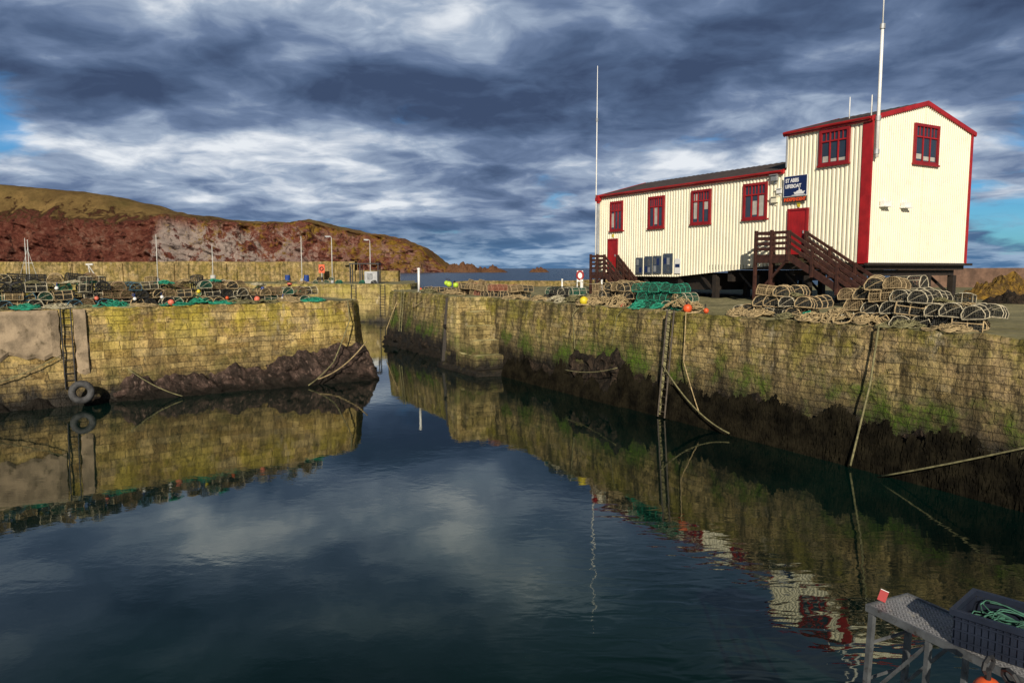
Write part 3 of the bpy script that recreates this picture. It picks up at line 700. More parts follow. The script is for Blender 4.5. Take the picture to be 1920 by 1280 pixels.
for i,(a,wd,h) in enumerate(((15.55,0.62,1.0),(14.75,0.68,1.05),(13.95,0.68,1.05),(13.05,0.78,1.15))):
    nb=B(); nb.box((0,0,0),(wd,h,0.06))
    px,py,_=stw(-0.08,a)
    o=obj('notice_board',nb.mesh('notice_board',M_board),label='glazed dark notice board with pinned papers',cat='notice board',group='notice boards on the station wall')
    o.matrix_world=Matrix.Translation((px,py,5.25+0.02*i))@Matrix.Rotation(PHI,4,'Z')@Matrix(((0,0,-1,0),(-1,0,0,0),(0,1,0,0),(0,0,0,1)))
    for k,(x0,y0,w_,h_) in enumerate(((0.07,0.55,0.22,0.35),(0.34,0.5,0.22,0.4),(0.08,0.1,0.22,0.36),(0.35,0.1,0.2,0.3))):
        pb=B(); pb.box((x0,y0,0.061),(x0+w_,y0+h_,0.066)); obj('paper_notice',pb.mesh('paper_notice',(M_grey,M_board,M_galv,M_navy)[(k+i)%4]),parent=o)
px,py,_=stw(-0.08,12.1)
nb=B(); nb.box((0,0,0),(0.5,0.85,0.03)); nb2=B(); nb2.box((0.06,0.35,0.031),(0.44,0.55,0.034))
o=obj('warning_sign',nb.mesh('warning_sign',M_white),label='small white rectangular sign with dark band',cat='sign')
o.matrix_world=Matrix.Translation((px,py,5.3))@Matrix.Rotation(PHI,4,'Z')@Matrix(((0,0,-1,0),(-1,0,0,0),(0,1,0,0),(0,0,0,1)))
obj('sign_band',nb2.mesh('sign_band',M_navy),parent=o)
# ------------------------------------------------------------ lobster creels
SEC=[(-.26,0),(-.28,.13),(-.19,.29),(-.08,.34),(.08,.34),(.19,.29),(.28,.13),(.26,0)]
def secp(t):
    t=max(0,min(0.9999,t))*(len(SEC)-1); i=int(t); f=t-i
    return (SEC[i][0]*(1-f)+SEC[i+1][0]*f,SEC[i][1]*(1-f)+SEC[i+1][1]*f)
def creel_meshes(tag,mf,mn,r=0.014):
    f=B()
    for y in(-.34,0,.34): f.tube([(p[0],y,p[1]+0.02) for p in SEC],r,5)
    for t in(0,0.22,0.5,0.78,1.0):
        p=secp(t); f.tube([(p[0],-.34,p[1]+.02),(p[0],.34,p[1]+.02)],r*0.8,5)
    for y in(-.34,.34): f.tube([(-.26,y,.02),(.26,y,.02)],r,5)
    f.tube([(-.26,-.34,.02),(0,-.345,.2),(.2,-.34,.29)],r*.6,4)
    fm=f.mesh('creel_frame_'+tag,mf)
    n=B(); rr=0.0085
    for k in range(10):
        y=-.34+.68*(k+.5)/10; n.tube([(secp(i/12)[0]*.97,y+0.03*(i%2),secp(i/12)[1]*.97+.02) for i in range(13)],rr,3)
    for k in range(1,12):
        p=secp(k/12); n.tube([(p[0]*.97,-.34,p[1]*.97+.02),(p[0]*.97,.34,p[1]*.97+.02)],rr,3)
    for y in(-.33,.33):
        for k in range(-4,5):
            x=k*.058; zt=.34-abs(x)**1.6*.9; n.tube([(x,y,.02),(x*.9,y,zt)],rr*.7,3)
        for z in(.07,.13,.19,.25,.30): n.tube([(-.27+z*.2,y,z),(.27-z*.2,y,z)],rr*.7,3)
    n.tube([(0.13*math.cos(t*math.pi/5),.2,0.18+0.10*math.sin(t*math.pi/5)) for t in range(10)],0.012,4,closed=True)
    for k in range(6): n.tube([(-.24+.48*k/5,-.33,.03),(-.24+.48*k/5,.33,.03)],0.02,3)
    for k in range(6):
        a=k*math.pi/3; n.tube([(.23*math.cos(a),-.02,.17+.13*math.sin(a)),(.09*math.cos(a),-.2,.17+.07*math.sin(a))],.012,3)
    n.tube([(-.2,-.1,.10),(0,.0,.17),(.18,.2,.12)],0.045,5)
    nm=n.mesh('creel_net_'+tag,mn)
    return fm,nm
M_net=simple('net_black',(0.035,0.034,0.028),0.9,0.4)
M_netg=simple('net_green',(0.02,0.09,0.06),0.9,0.3)
M_neto=simple('net_orange',(0.26,0.10,0.06),0.9,0.3)
M_nett=simple('net_tan',(0.20,0.145,0.075),0.9,0.3)
M_tanf=simple('creel_frame_tan',(0.38,0.28,0.15),0.8,0.4,6)
M_palef=simple('creel_frame_pale',(0.42,0.37,0.26),0.8,0.4,6)
M_redf=simple('creel_frame_red',(0.34,0.17,0.11),0.8,0.3,6)
M_bluef=simple('creel_frame_blue',(0.05,0.14,0.20),0.7,0.3,6)
M_browf=simple('creel_frame_brown',(0.19,0.12,0.065),0.7,0.3,6)
VAR={'tan':(creel_meshes('tan',M_tanf,M_net,.017),'tan rope-wrapped lobster creel with black netting'),
 'pale':(creel_meshes('pale',M_palef,M_net,.014),'pale framed lobster creel with black netting'),
 'tt':(creel_meshes('tt',M_tanf,M_nett),'brown lobster creel with tan netting'),
 'green':(creel_meshes('green',M_palef,M_netg),'pale framed lobster creel with green netting'),
 'teal':(creel_meshes('teal',M_teal,M_netg),'green rope-wrapped lobster creel with green netting'),
 'red':(creel_meshes('red',M_redf,M_neto),'faded red lobster creel with orange netting'),
 'blue':(creel_meshes('blue',M_bluef,M_net),'blue framed lobster creel with black netting'),
 'brown':(creel_meshes('brown',M_browf,M_nett),'dark brown lobster creel with tan netting'),
 'dark':(creel_meshes('dark',M_black,M_net,0.016),'black rubber wrapped lobster creel')}
NC=[0]
def creel(var,loc,rz,tilt=0.0,grp='lobster creels stacked on the quay',where='stacked on the quay'):
    if NC[0]>=299: return
    NC[0]+=1
    (fm,nm),lb=VAR[var]
    k=random.uniform(.93,1.08)
    o=obj('lobster_creel',fm,loc=loc,rot=(tilt,random.uniform(-.10,.10),rz),label=lb+' '+where,cat='lobster creel',group=grp,scale=(k,k*random.uniform(.92,1.08),k))
    obj('netting',nm,parent=o)
def pile(fn,s0,s1,o0,rows,layers,vars_,ang,pitch=0.58,rp=0.74,prob=0.96,topf=None,side=0.10):
    n=int((s1-s0)/pitch)
    for r in range(rows):
        for l in range(layers):
            for i in range(n):
                if topf and l>=topf(i/n): continue
                if random.random()>prob: continue
                s=s0+pitch*(i+0.5+(0.5 if l%2 else 0))+random.uniform(-.08,.08)
                if s>s1+.1: continue
                p=fn(s,o0+r*rp+random.uniform(-.12,.12),QZ+0.0+l*0.35)
                a=ang+random.uniform(-.22,.22)
                if random.random()<side: a+=math.pi/2
                tl=random.uniform(-.12,.12)
                if l>0 and random.random()<.08: tl+=math.pi/2*.8; p.z+=.2
                creel(random.choice(vars_),p,a,tl)
aR=math.atan2(-.873,.487)
aL=math.atan2(.616,.788)
pile(Rp,32.8,36.1,1.2,2,3,['tan','tan','tt','tan','pale','brown'],aR+.35,topf=lambda t:3 if 0.3<t<0.8 else (2 if t>0.1 else 1))
pile(Rp,37.3,41.7,0.9,2,4,['pale','pale','tan','tt','pale','dark','pale','tan'],aR+.35,topf=lambda t:3.9 if 0.1<t<0.3 else (3 if t<0.65 else 2))
pile(Rp,24.0,27.3,1.1,2,3,['tan','tt','tt','tan'],aR+.2,topf=lambda t:3.1 if t>0.2 else 2)
pile(Rp,27.4,30.6,1.0,1,3,['teal','teal','teal','green'],aR+.2,topf=lambda t:2.9 if t<0.6 else 2.1)
pile(Rp,19.8,23.2,1.2,1,2,['green','dark','pale'],aR,prob=0.8)
pile(Rp,8.5,16.6,1.4,2,2,['red','red','tt','tt','tan','brown'],aR,pitch=0.76,prob=0.93)
pile(Rp,2.0,7.5,1.6,1,1,['dark','tan','green'],aR,prob=0.9)
pile(Lp,-3.2,13.2,0.8,1,3,['dark','pale','green','brown','blue','tan','dark','tt'],aL,pitch=0.60,prob=.98,topf=lambda t:3.1 if (int(t*11)%3) and t<.75 else 2.0,side=.3)
pile(Lp,-3.2,12.8,1.55,1,4,['dark','pale','brown','tt','dark','teal'],aL,pitch=0.66,prob=.96,topf=lambda t:3.6 if t<.4 else (2.5 if t<.8 else 1.2),side=.3)
def far(s,o,z=QZ): return Vector((-66+s,83.6+o-0.11*s*0.9,z))
pile(far,44,52,2.0,1,2,['teal','green','dark'],0.1,pitch=1.3,prob=0.8)
pile(far,2,46,0.0,1,2,['dark','tan','pale','green'],0.1,pitch=2.0,prob=0.6)
# ------------------------------------------------------------ rope heaps, nets, buoys
def heap(loc,rx,ry,h,mat,label,n=16,r=0.016,cat='rope',name='rope_heap',ang=None):
    b=B()
    for k in range(n):
        cx=random.gauss(0,.38)*rx; cy=random.gauss(0,.38)*ry; R=random.uniform(.15,.42)*min(1,rx); pts=[]
        ph=random.random()*6
        for i in range(34):
            a=ph+i*0.42; q=1+0.35*math.sin(i*0.37+k)
            x=cx+R*q*math.cos(a); y=cy+R*q*math.sin(a)*.8
            e=max(0,1-(x/(rx*1.2))**2-(y/(ry*1.2))**2)
            pts.append((x,y,0.02+h*e*random.uniform(0.75,1.0)*(0.4+0.6*k/n)+0.02*math.sin(i)))
        b.tube(pts,r,4)
    obj(name,b.mesh(name,mat),loc=loc,rot=(0,0,(aR if ang is None else ang)+random.uniform(-.2,.2)),label=label,cat=cat)
for s,o,rx,ry,h,m,l in ((36.6,0.6,.9,.35,.30,M_rope,'tan rope heap between the creel stacks'),(37.5,0.6,.8,.3,.5,M_rope,'tan rope heap against the creels'),(35.6,0.6,.6,.28,.22,M_ropeg,'olive rope heap on the quay edge'),(38.6,.55,.6,.28,.35,M_rope,'tan rope heap hanging by creels'),
    (39.7,.55,.7,.28,.25,M_ropeg,'olive rope heap at the quay edge'),(41,.5,.7,.28,.2,M_rope,'tan rope heap at the quay edge'),(33.4,.65,.7,.3,.3,M_rope,'tan rope heap at the foot of the creels'),(34.4,.65,.7,.3,.3,M_rope,'tan rope heap at the foot of the creels'),
    (24.4,.6,.9,.35,.4,M_rope,'tan rope heap beside brown creels'),(25.6,.6,.9,.35,.45,M_rope,'tan rope heap beside brown creels'),(26.6,.65,.7,.35,.6,M_rope,'tall tan rope heap beside brown creels'),(30.2,.75,.8,.45,.75,M_rope,'tall tan rope heap by the green nets'),(31.0,.9,.6,.4,.4,M_rope,'tan rope heap by the green nets'),(23.2,.8,1,.45,.45,M_ropeg,'olive rope heap near white posts'),(21.5,.8,1.3,.4,.35,M_ropew,'pale rope heap near white posts'),(19.8,.8,1,.4,.3,M_rope,'tan rope heap on the pier'),
    (17.5,.7,1,.4,.25,M_rope,'tan rope heap on the pier'),(9,.8,1.2,.4,.3,M_rope,'tan rope heap on the pier edge'),(5,.8,1.2,.4,.3,M_ropeg,'olive rope heap on the pier edge')):
    heap(Rp(s,o),rx,ry,h,m,l)
for s,o,z in((34.2,1.3,.8),(35.2,1.3,.7),(38.5,1.2,1.15),(40.3,1.1,.7),(41.0,1.1,.6),(37.9,1.2,.95),(25.6,1.3,.9),(26.4,1.4,.95)): heap(Rp(s,o,QZ+z),.4,.3,.15,random.choice([M_rope,M_ropeg]),'tangle of rope thrown over the creels',n=9,r=.012)
for s,o,h in((28.0,.65,.35),(29.2,.7,.3)): heap(Rp(s,o),.55,.35,h,M_teal,'heap of bright green fishing net',n=22,r=0.016,cat='fishing net',name='fishing_net')
heap(Rp(36.3,.75),.35,.25,.3,M_teal,'small mound of green net by the creels',n=20,r=.014,cat='fishing net',name='fishing_net')
for i in range(15):
    s=-2.5+i*1.1+random.uniform(-.2,.2)
    heap(Lp(s,.42),.8,.25,random.uniform(.12,.35),random.choice([M_ropew,M_rope,M_ropeg,M_rope,M_teal]),'loose rope heap along the pier edge',n=14,r=0.014,ang=aL)
for i in range(14):
    heap(Lp(-2+i*1.1+random.uniform(-.5,.5),random.uniform(.7,1.4),QZ+random.uniform(.55,1.0)),.45,.35,.2,random.choice([M_rope,M_ropew,M_teal,M_ropeg,M_ropeg]),'tangle of rope thrown over stacked creels',n=9,r=0.013,ang=aL)
for s,o in((11.6,1.6),(12.4,1.2)): heap(Lp(s,o),.7,.5,.7,M_teal,'mound of green fishing net on the pier',n=34,r=0.018,cat='fishing net',name='fishing_net',ang=aL)
def buoy(loc,r,mat,label,strap=True):
    b=B(); b.sphere((0,0,r),r,18,12)
    o=obj('buoy',b.mesh('buoy',mat,True),loc=loc,rot=(random.uniform(-.3,.3),random.uniform(-.3,.3),random.random()*6),label=label,cat='buoy')
    c=B(); c.tube([(0,0,2*r-.02),(0,0,2*r+.07)],r*.22,8); c.tube([(.06*math.cos(a*.8),0,2*r+.1+.05*math.sin(a*.8)) for a in range(8)],.015,5,closed=True)
    obj('buoy_eye',c.mesh('buoy_eye',M_black if mat is not M_white else M_blue),parent=o)
buoy(Rp(24.4,.25),.2,M_yellow,'round yellow mooring buoy on the quay edge')
buoy(Rp(31.2,.35),.17,M_orange,'round orange buoy by the ladder head')
buoy(Rp(31.9,.6),.10,M_orange,'small orange float on ropes')
buoy(Rp(26.9,.5),.12,M_pink,'small coral float by the creels')
buoy(Rp(6.8,1.6,QZ+.4),.2,M_lime,'lime float on the creels'); buoy(Rp(8.2,1.5,QZ+.4),.18,M_lime,'lime float on the creels'); buoy(Rp(5.9,1.8,QZ+.5),.16,M_lime,'lime float on the creels')
buoy(Rp(2.2,1.4),.14,M_orange,'orange float at the pier head')
for s,o,z,r,m in((1.0,.7,.55,.10,M_yellow),(2.0,.75,.75,.08,M_white),(3.4,.45,.3,.09,M_pink),(4.9,.45,.25,.08,M_white),(6.3,.35,.0,.14,M_pink),(6.0,.5,.3,.08,M_white),(8.8,.4,.2,.08,M_orange),(10.2,.35,.05,.14,M_pink),(10.5,.5,.6,.09,M_blue),(11.4,.4,.1,.08,M_white),(12.2,1.4,.75,.13,M_pink),(-1.3,.5,.3,.09,M_orange),(7.6,.7,.5,.09,M_yellow)):
    nm={M_yellow:'yellow',M_white:'white',M_pink:'coral red',M_orange:'orange',M_blue:'blue'}[m]
    buoy(Lp(s,o,QZ+z),r,m,nm+' float lying among the creels')
# ------------------------------------------------------------ ladders, ropes, tyre
def ladder(fn,s,bat,ztop,zbot,w,label,mat=M_galv,lean=0.22,rr=.028):
    R=obj('wall_ladder',None,loc=(0,0,0),label=label,cat='ladder')
    P=lambda ss,z:tuple(fn(ss,-(bat*(QZ-z)+lean),z))
    for d in(-w/2,w/2):
        b=B(); b.tube([P(s+d,ztop+.0),P(s+d,zbot)],rr,6); obj('rail',b.mesh('rail',mat),parent=R)
    z=ztop-.15
    while z>zbot:
        b=B(); b.tube([P(s-w/2,z),P(s+w/2,z)],.018,5); obj('rung',b.mesh('rung',mat),parent=R); z-=.28
ladder(Lp,2.16,.10,QZ+.05,.7,.36,'dark rusty ladder in the pier wall recess',M_black,lean=.12)
ladder(Rp,31.0,.09,QZ+.1,.05,.38,'rusted steel ladder on the olive harbour wall',M_ladder,lean=.34,rr=.035)
b=B(); b.beam(Rp(30.72,-.16,QZ+.02),Rp(30.72,-.55,.1),.12,.12)
obj('ladder_fender',b.mesh('ladder_fender',M_ropeg),label='pale timber rubbing strip beside the wall ladder',cat='fender')
ladder(Rp,3.0,.09,QZ+.1,1.2,.45,'weathered ladder near the pier head',M_ropeg)
def farl(s,o,z=QZ): return Vector((-30+s*.994,80-.11*s+o,z))
ladder(farl,13.5,.06,QZ,.6,.5,'dark ladder on the outer quay wall',M_black)
ladder(farl,16.6,.06,QZ,.6,.5,'dark ladder on the outer quay wall',M_black)
def rope(pts,sag,r,mat,label):
    b=B(); out=[]
    for (a,c) in zip(pts[:-1],pts[1:]):
        a=Vector(a); c=Vector(c)
        for i in range(12):
            t=i/12; p=a.lerp(c,t); p.z-=sag*4*t*(1-t); out.append(p)
    out.append(Vector(pts[-1])); b.tube(out,r,6); obj('mooring_rope',b.mesh('mooring_rope',mat,True),label=label,cat='rope')
Rw=lambda s,z,e=.12:tuple(Rp(s,-(.09*(QZ-z)+e),z))
Lw=lambda s,z,e=.15:tuple(Lp(s,-(.10*(QZ-z)+e),z))
rope([Rp(39.3,1.2,QZ+.06),Rp(39.3,-.08,QZ+.04),Rw(39.25,2.4),Rw(39.1,.1,.4)],0.0,.030,M_ropeg,'thick mooring rope hanging down the wall')
rope([Rp(31.6,.6,QZ+.08),Rp(31.55,-.08,QZ+.04),Rw(31.7,2.2),Rw(33.0,.5,.35)],.05,.02,M_rope,'tan mooring rope hanging by the ladder')
rope([Rw(30.9,2.0,.4),Rw(34.6,.15,.5)],.35,.027,M_ropeg,'sagging mooring rope from the ladder')
rope([Rw(45.5,2.5,.3),Rw(40.2,.1,.6)],.06,.024,M_ropeg,'taut mooring rope running into the water')
rope([Rp(24.2,.4,QZ+.05),Rw(24.2,QZ-.4),Rw(24.6,2.0)],.0,.02,M_ropeg,'green rope hanging over the wall')
rope([Rp(27.5,.3,QZ+.04),Rw(27.5,QZ-.3),Rw(27.3,2.4)],.0,.016,M_ropeg,'thin rope hanging over the wall')
rope([Rw(28.3,1.6,.5),Rw(24.6,1.1,.6)],.15,.018,M_ropeg,'rope slung across the rocks')
rope([Lp(14.8,.2,QZ),Lw(14.6,3.0,.3),Lw(13.3,1.0,.9),Lw(11.7,.1,1.5)],.08,.028,M_ropeg,'dark mooring rope down the pier end')
rope([Lw(15.2,1.9,.8),Lw(12.2,.35,1.5)],.3,.03,M_rope,'tan mooring rope draped over the rocks')
rope([Lw(4.3,1.35,.2),Lw(6.2,.1,1.0)],.15,.022,M_ropeg,'olive rope draped over the rock ledge')
rope([Lw(-1.8,.9,.3),Lw(1.9,2.1,.2)],.2,.02,M_ropeg,'rope slung across the concrete patch')
rope([Rp(1.6,.2,QZ),Rw(1.4,2.5,.25),Rw(.9,1.1,.5)],0,.035,M_rope,'tan rope at the pier head')
rope([Rp(4,.2,QZ),Rw(5,3.0,.2),Rp(7,.2,QZ)],.1,.025,M_rope,'looped rope on the pier wall')
def torus(R,r,mat,nm,loc,rotm,lab,cat,parts=None):
    b=B(); b.tube([(R*math.cos(a*math.pi/14),R*math.sin(a*math.pi/14),0) for a in range(28)],r,12,closed=True)
    o=obj(nm,b.mesh(nm,mat,True),label=lab,cat=cat); o.matrix_world=Matrix.Translation(loc)@rotm; return o
nL=Vector((.616,-.788,.1)).normalized()
rt=nL.to_track_quat('Z','Y').to_matrix().to_4x4()
M_tyre=simple('tyre_rubber',(0.05,0.05,0.052),0.75,0.5,5,.4,14)
torus(.34,.14,M_tyre,'tyre_fender',Lw(2.45,.62,.75),rt,'black tyre fender hanging by the ladder foot','tyre')
# ------------------------------------------------------------ posts, lamps, far quay items
def post(loc,h,r,label,cap_=True,nm='white_post'):
    b=B(); b.tube([(0,0,0),(0,0,h)],r,10); o=obj(nm,b.mesh(nm,M_white,True),loc=loc,label=label,cat='post')
    if cap_: c=B(); c.sphere((0,0,h),r*1.5,12,8,sq=(1,1,.7)); c.tube([(0,0,-.02),(0,0,.06)],r*1.8,10); obj('post_cap',c.mesh('post_cap',M_white,True),parent=o)
post(Rp(4.2,.5),1.6,.08,'white navigation post with cap at the pier edge')
for s in(18.6,20.4,22.2,24.0): post(Rp(s,2.9),1.05,.04,'slim white rail post with chain',nm='rail_post')
for s in(18.6,20.4,22.2): rope([Rp(s,2.9,QZ+.98),Rp(s+1.8,2.9,QZ+.98)],.12,.015,M_ropew,'pale chain rope between white posts')
px,py,_=stw(-1.9,19.0)
b=B(); b.box((-.2,-.06,QZ),(-.15,.0,QZ+1.5)); b.box((.15,-.06,QZ),(.2,.0,QZ+1.5)); b.box((-.2,-.05,QZ+.8),(.2,.0,QZ+1.5))
ls=obj('lifebuoy_stand',b.mesh('lifebuoy_stand',M_white),loc=(px,py,0),label='small white lifebuoy stand with red ring',cat='lifebuoy')
b=B(); b.tube([(.2*math.cos(a*.4488),-.1,QZ+1.2+.26*math.sin(a*.4488)) for a in range(14)],.06,8,closed=True); obj('lifebuoy_ring',b.mesh('lifebuoy_ring',M_red,True),parent=ls)
def lamp(x,y,h,arm,label):
    b=B(); b.tube([(0,0,0),(0,0,h*.5),(0,0,h)],.065,8,r2=.04); o=obj('street_lamp',b.mesh('street_lamp',M_post,True),loc=(x,y,QZ),label=label,cat='street lamp')
    if arm:
        c=B(); c.tube([(0,0,h),(-.1,0,h+.12),(-.25,0,h+.15)],.04,6); obj('lamp_arm',c.mesh('lamp_arm',M_post),parent=o)
        c=B(); c.box((-.7,-.12,h+.10),(-.15,.12,h+.2)); c.box((-.62,-.09,h+.05),(-.22,.09,h+.10)); obj('lamp_head',c.mesh('lamp_head',M_grey),parent=o)
    c=B(); c.box((-.15,-.15,0),(.15,.15,.5)); obj('lamp_base',c.mesh('lamp_base',M_grey),parent=o)
lamp(-41.6,88,5.6,False,'plain white pole against the breakwater'); lamp(-35.1,88,4.4,False,'short white pole with fittings on the outer quay')
lamp(-24.1,86,5.3,False,'plain white pole against the breakwater'); lamp(-20.5,85.5,5.1,True,'white street lamp with side arm'); lamp(-17.0,90,4.9,True,'white street lamp near the breakwater end')
lamp(-57.6,89,5.2,False,'plain white pole beside the breakwater')
b=B(); b.tube([(0,0,QZ),(0,0,8.9)],.05,6); b.tube([(0,0,8.0),(-1.2,0,QZ+.5)],.025,4); b.tube([(0,0,7.6),(.9,0,QZ+.5)],.025,4); b.tube([(-.5,0,6.2),(.5,0,6.2)],.035,4)
obj('signal_mast',b.mesh('signal_mast',M_post),loc=(-56.0,87,0),label='white mast with slanting stays on the outer quay',cat='mast')
def barrel(x,y,mat,label):
    b=B(); pr=[(0,.26),(.05,.29),(.3,.29),(.33,.305),(.36,.29),(.6,.29),(.63,.305),(.66,.29),(.85,.29),(.9,.26)]
    for z,r in pr:
        for k in range(14): b.v.append((r*math.cos(k*math.pi/7),r*math.sin(k*math.pi/7),z))
    for i in range(len(pr)-1):
        for k in range(14): b.face([i*14+k,i*14+(k+1)%14,(i+1)*14+(k+1)%14,(i+1)*14+k])
    b.face([(len(pr)-1)*14+k for k in range(14)])
    obj('barrel',b.mesh('barrel',mat),loc=(x,y,QZ),label=label,cat='barrel',group='barrels on the outer quay')
for x in(-25.0,-22.9): barrel(x,83.5,M_blue,'blue plastic barrel on the outer quay')
barrel(-33.5,84,M_post,'white plastic barrel on the outer quay')
b=B(); b.box((-.7,-.7,QZ),(.7,.7,QZ+1.3)); cb=obj('equipment_cabin',b.mesh('equipment_cabin',M_grey),loc=(-15.6,83.5,0),label='grey equipment cabin with flat canopy frame',cat='cabin')
b=B(); b.box((-2.4,-.7,QZ+2.1),(.9,.7,QZ+2.22)); [b.box((x-.05,y-.05,QZ),(x+.05,y+.05,QZ+2.1)) for x in(-2.3,-1.2,.8) for y in(-.62,.62)]; obj('canopy_frame',b.mesh('canopy_frame',M_black),parent=cb)
b=B(); b.box((-.4,-.73,QZ+.4),(.2,-.701,QZ+1.1)); obj('cabin_panel',b.mesh('cabin_panel',M_galv),parent=cb)
b=B(); b.box((-.36,-.08,QZ+1.1),(.36,0,QZ+2.1)); lb_=obj('lifebuoy_board',b.mesh('lifebuoy_board',M_orange),loc=(-23.2,91.5,0),label='orange lifebuoy board on the breakwater wall',cat='lifebuoy')
b=B(); b.tube([(.2*math.cos(a*.4488),-.14,QZ+1.6+.2*math.sin(a*.4488)) for a in range(14)],.06,8,closed=True); obj('lifebuoy_ring',b.mesh('lifebuoy_ring',M_black,True),parent=lb_)
b=B(); b.box((-.04,-.04,QZ),(.04,.04,QZ+1.1)); obj('board_post',b.mesh('board_post',M_post),parent=lb_)
b=B(); b.tube([(0,0,QZ),(-1.3,0,QZ+2.1)],.06,6); b.tube([(-.9,0,QZ),(-1.3,0,QZ+2.1)],.05,6); b.box((-1.5,-.1,QZ+2.0),(-.7,.1,QZ+2.2))
obj('pot_hauler',b.mesh('pot_hauler',M_post),loc=(-47.3,86,0),label='white tilted pot hauler on the outer quay',cat='hauler')
# ------------------------------------------------------------ foreground landing platform
def chk():
    m,t,b_=newmat('checker_plate')
    p=nd(t,'ShaderNodeTexCoord').outputs['Object']
    w1=nd(t,'ShaderNodeTexWave',{'Vector':nd(t,'ShaderNodeMapping',{0:p,2:(0,0,.785)}).outputs[0],'Scale':14.0}).outputs[1]
    w2=nd(t,'ShaderNodeTexWave',{'Vector':nd(t,'ShaderNodeMapping',{0:p,2:(0,0,-.785)}).outputs[0],'Scale':14.0}).outputs[1]
    ck=nd(t,'ShaderNodeTexChecker',{'Vector':nd(t,'ShaderNodeMapping',{0:p,2:(0,0,.785)}).outputs[0],'Scale':28.0}).outputs[1]
    h=mth(t,'MULTIPLY',mth(t,'GREATER_THAN',w1,.6),ck); h2=mth(t,'MULTIPLY',mth(t,'GREATER_THAN',w2,.6),mth(t,'SUBTRACT',1.0,ck)); hh=mth(t,'ADD',h,h2)
    n=noi(t,p,5,6,.65)
    c=mix(t,mr(t,n,.35,.65),(0.10,0.10,0.105),(0.22,0.22,0.23)); c=mix(t,mth(t,'MULTIPLY',hh,.7),c,(0.48,0.48,0.49))
    c=mix(t,mr(t,noi(t,p,9,6,.7),.54,.64,0,.7),c,(.42,.39,.33))
    setin(t,b_,'Base Color',c); b_.inputs['Metallic'].default_value=.15; b_.inputs['Roughness'].default_value=.5
    setin(t,b_,'Normal',nd(t,'ShaderNodeBump',{'Height':hh,'Strength':.8,'Distance':.01}).outputs[0]); return m
M_chk=chk()
ang=math.atan2(-.66,.31)
PF=obj('landing_platform',None,loc=(2.77,5.56,3.0),rot=(0,0,ang),label='galvanised checker plate landing platform on a braced frame',cat='platform')
def pp(nm,fn,mt,lb=None): bb=B(); fn(bb); return obj(nm,bb.mesh(nm,mt),parent=PF,label=lb)
Wd=.44
pp('deck_plate',lambda b:b.box((0,0,-.006),(3.2,Wd,0)),M_chk,'worn checker plate deck')
pp('edge_rail',lambda b:(b.box((0,-.02,-.045),(3.2,-.002,.010)),b.box((0,Wd+.002,-.045),(3.2,Wd+.02,.010)),b.box((-.02,-.02,-.045),(-.002,Wd+.02,.010))),M_galv)
for y in(0,Wd):
    pp('leg',lambda b:b.beam((.03,y,-.05),(-.10,y,-3.3),.04,.04),M_galv)
    pp('leg',lambda b:b.beam((.50,y,-.05),(.42,y,-3.3),.035,.035),M_galv)
    pp('cross_brace',lambda b:b.beam((.0,y,-.75),(.48,y,-.1),.022,.022),M_galv)
    pp('cross_brace',lambda b:b.beam((.0,y,-.78),(.45,y,-1.4),.022,.022),M_galv)
for z in(.3,.6,.9,1.2,1.5,1.8,2.1): pp('cross_bar',lambda b:b.tube([(.02-.04*z,.0,-z),(.02-.04*z,Wd,-z)],.013,6),M_galv)
pp('lower_deck',lambda b:(b.box((.9,-.55,-.62),(2.5,-.05,-.60)),b.box((.88,-.58,-.66),(2.5,-.551,-.58))),M_galv)
b=B(); b.box((-.030,-.012,0),(.030,.008,.082)); 
hb=obj('end_stop',b.mesh('end_stop',M_red),loc=(2.89,5.62,3.012),rot=(-.35,.25,-.6),label='small red and white block on the platform corner',cat='block')
b=B(); b.box((-.016,.0085,.015),(.016,.014,.07)); b.box((-.030,-.012,.083),(.030,.008,.087)); obj('white_face',b.mesh('white_face',M_white),parent=hb)
CX,CY=3.46,4.82
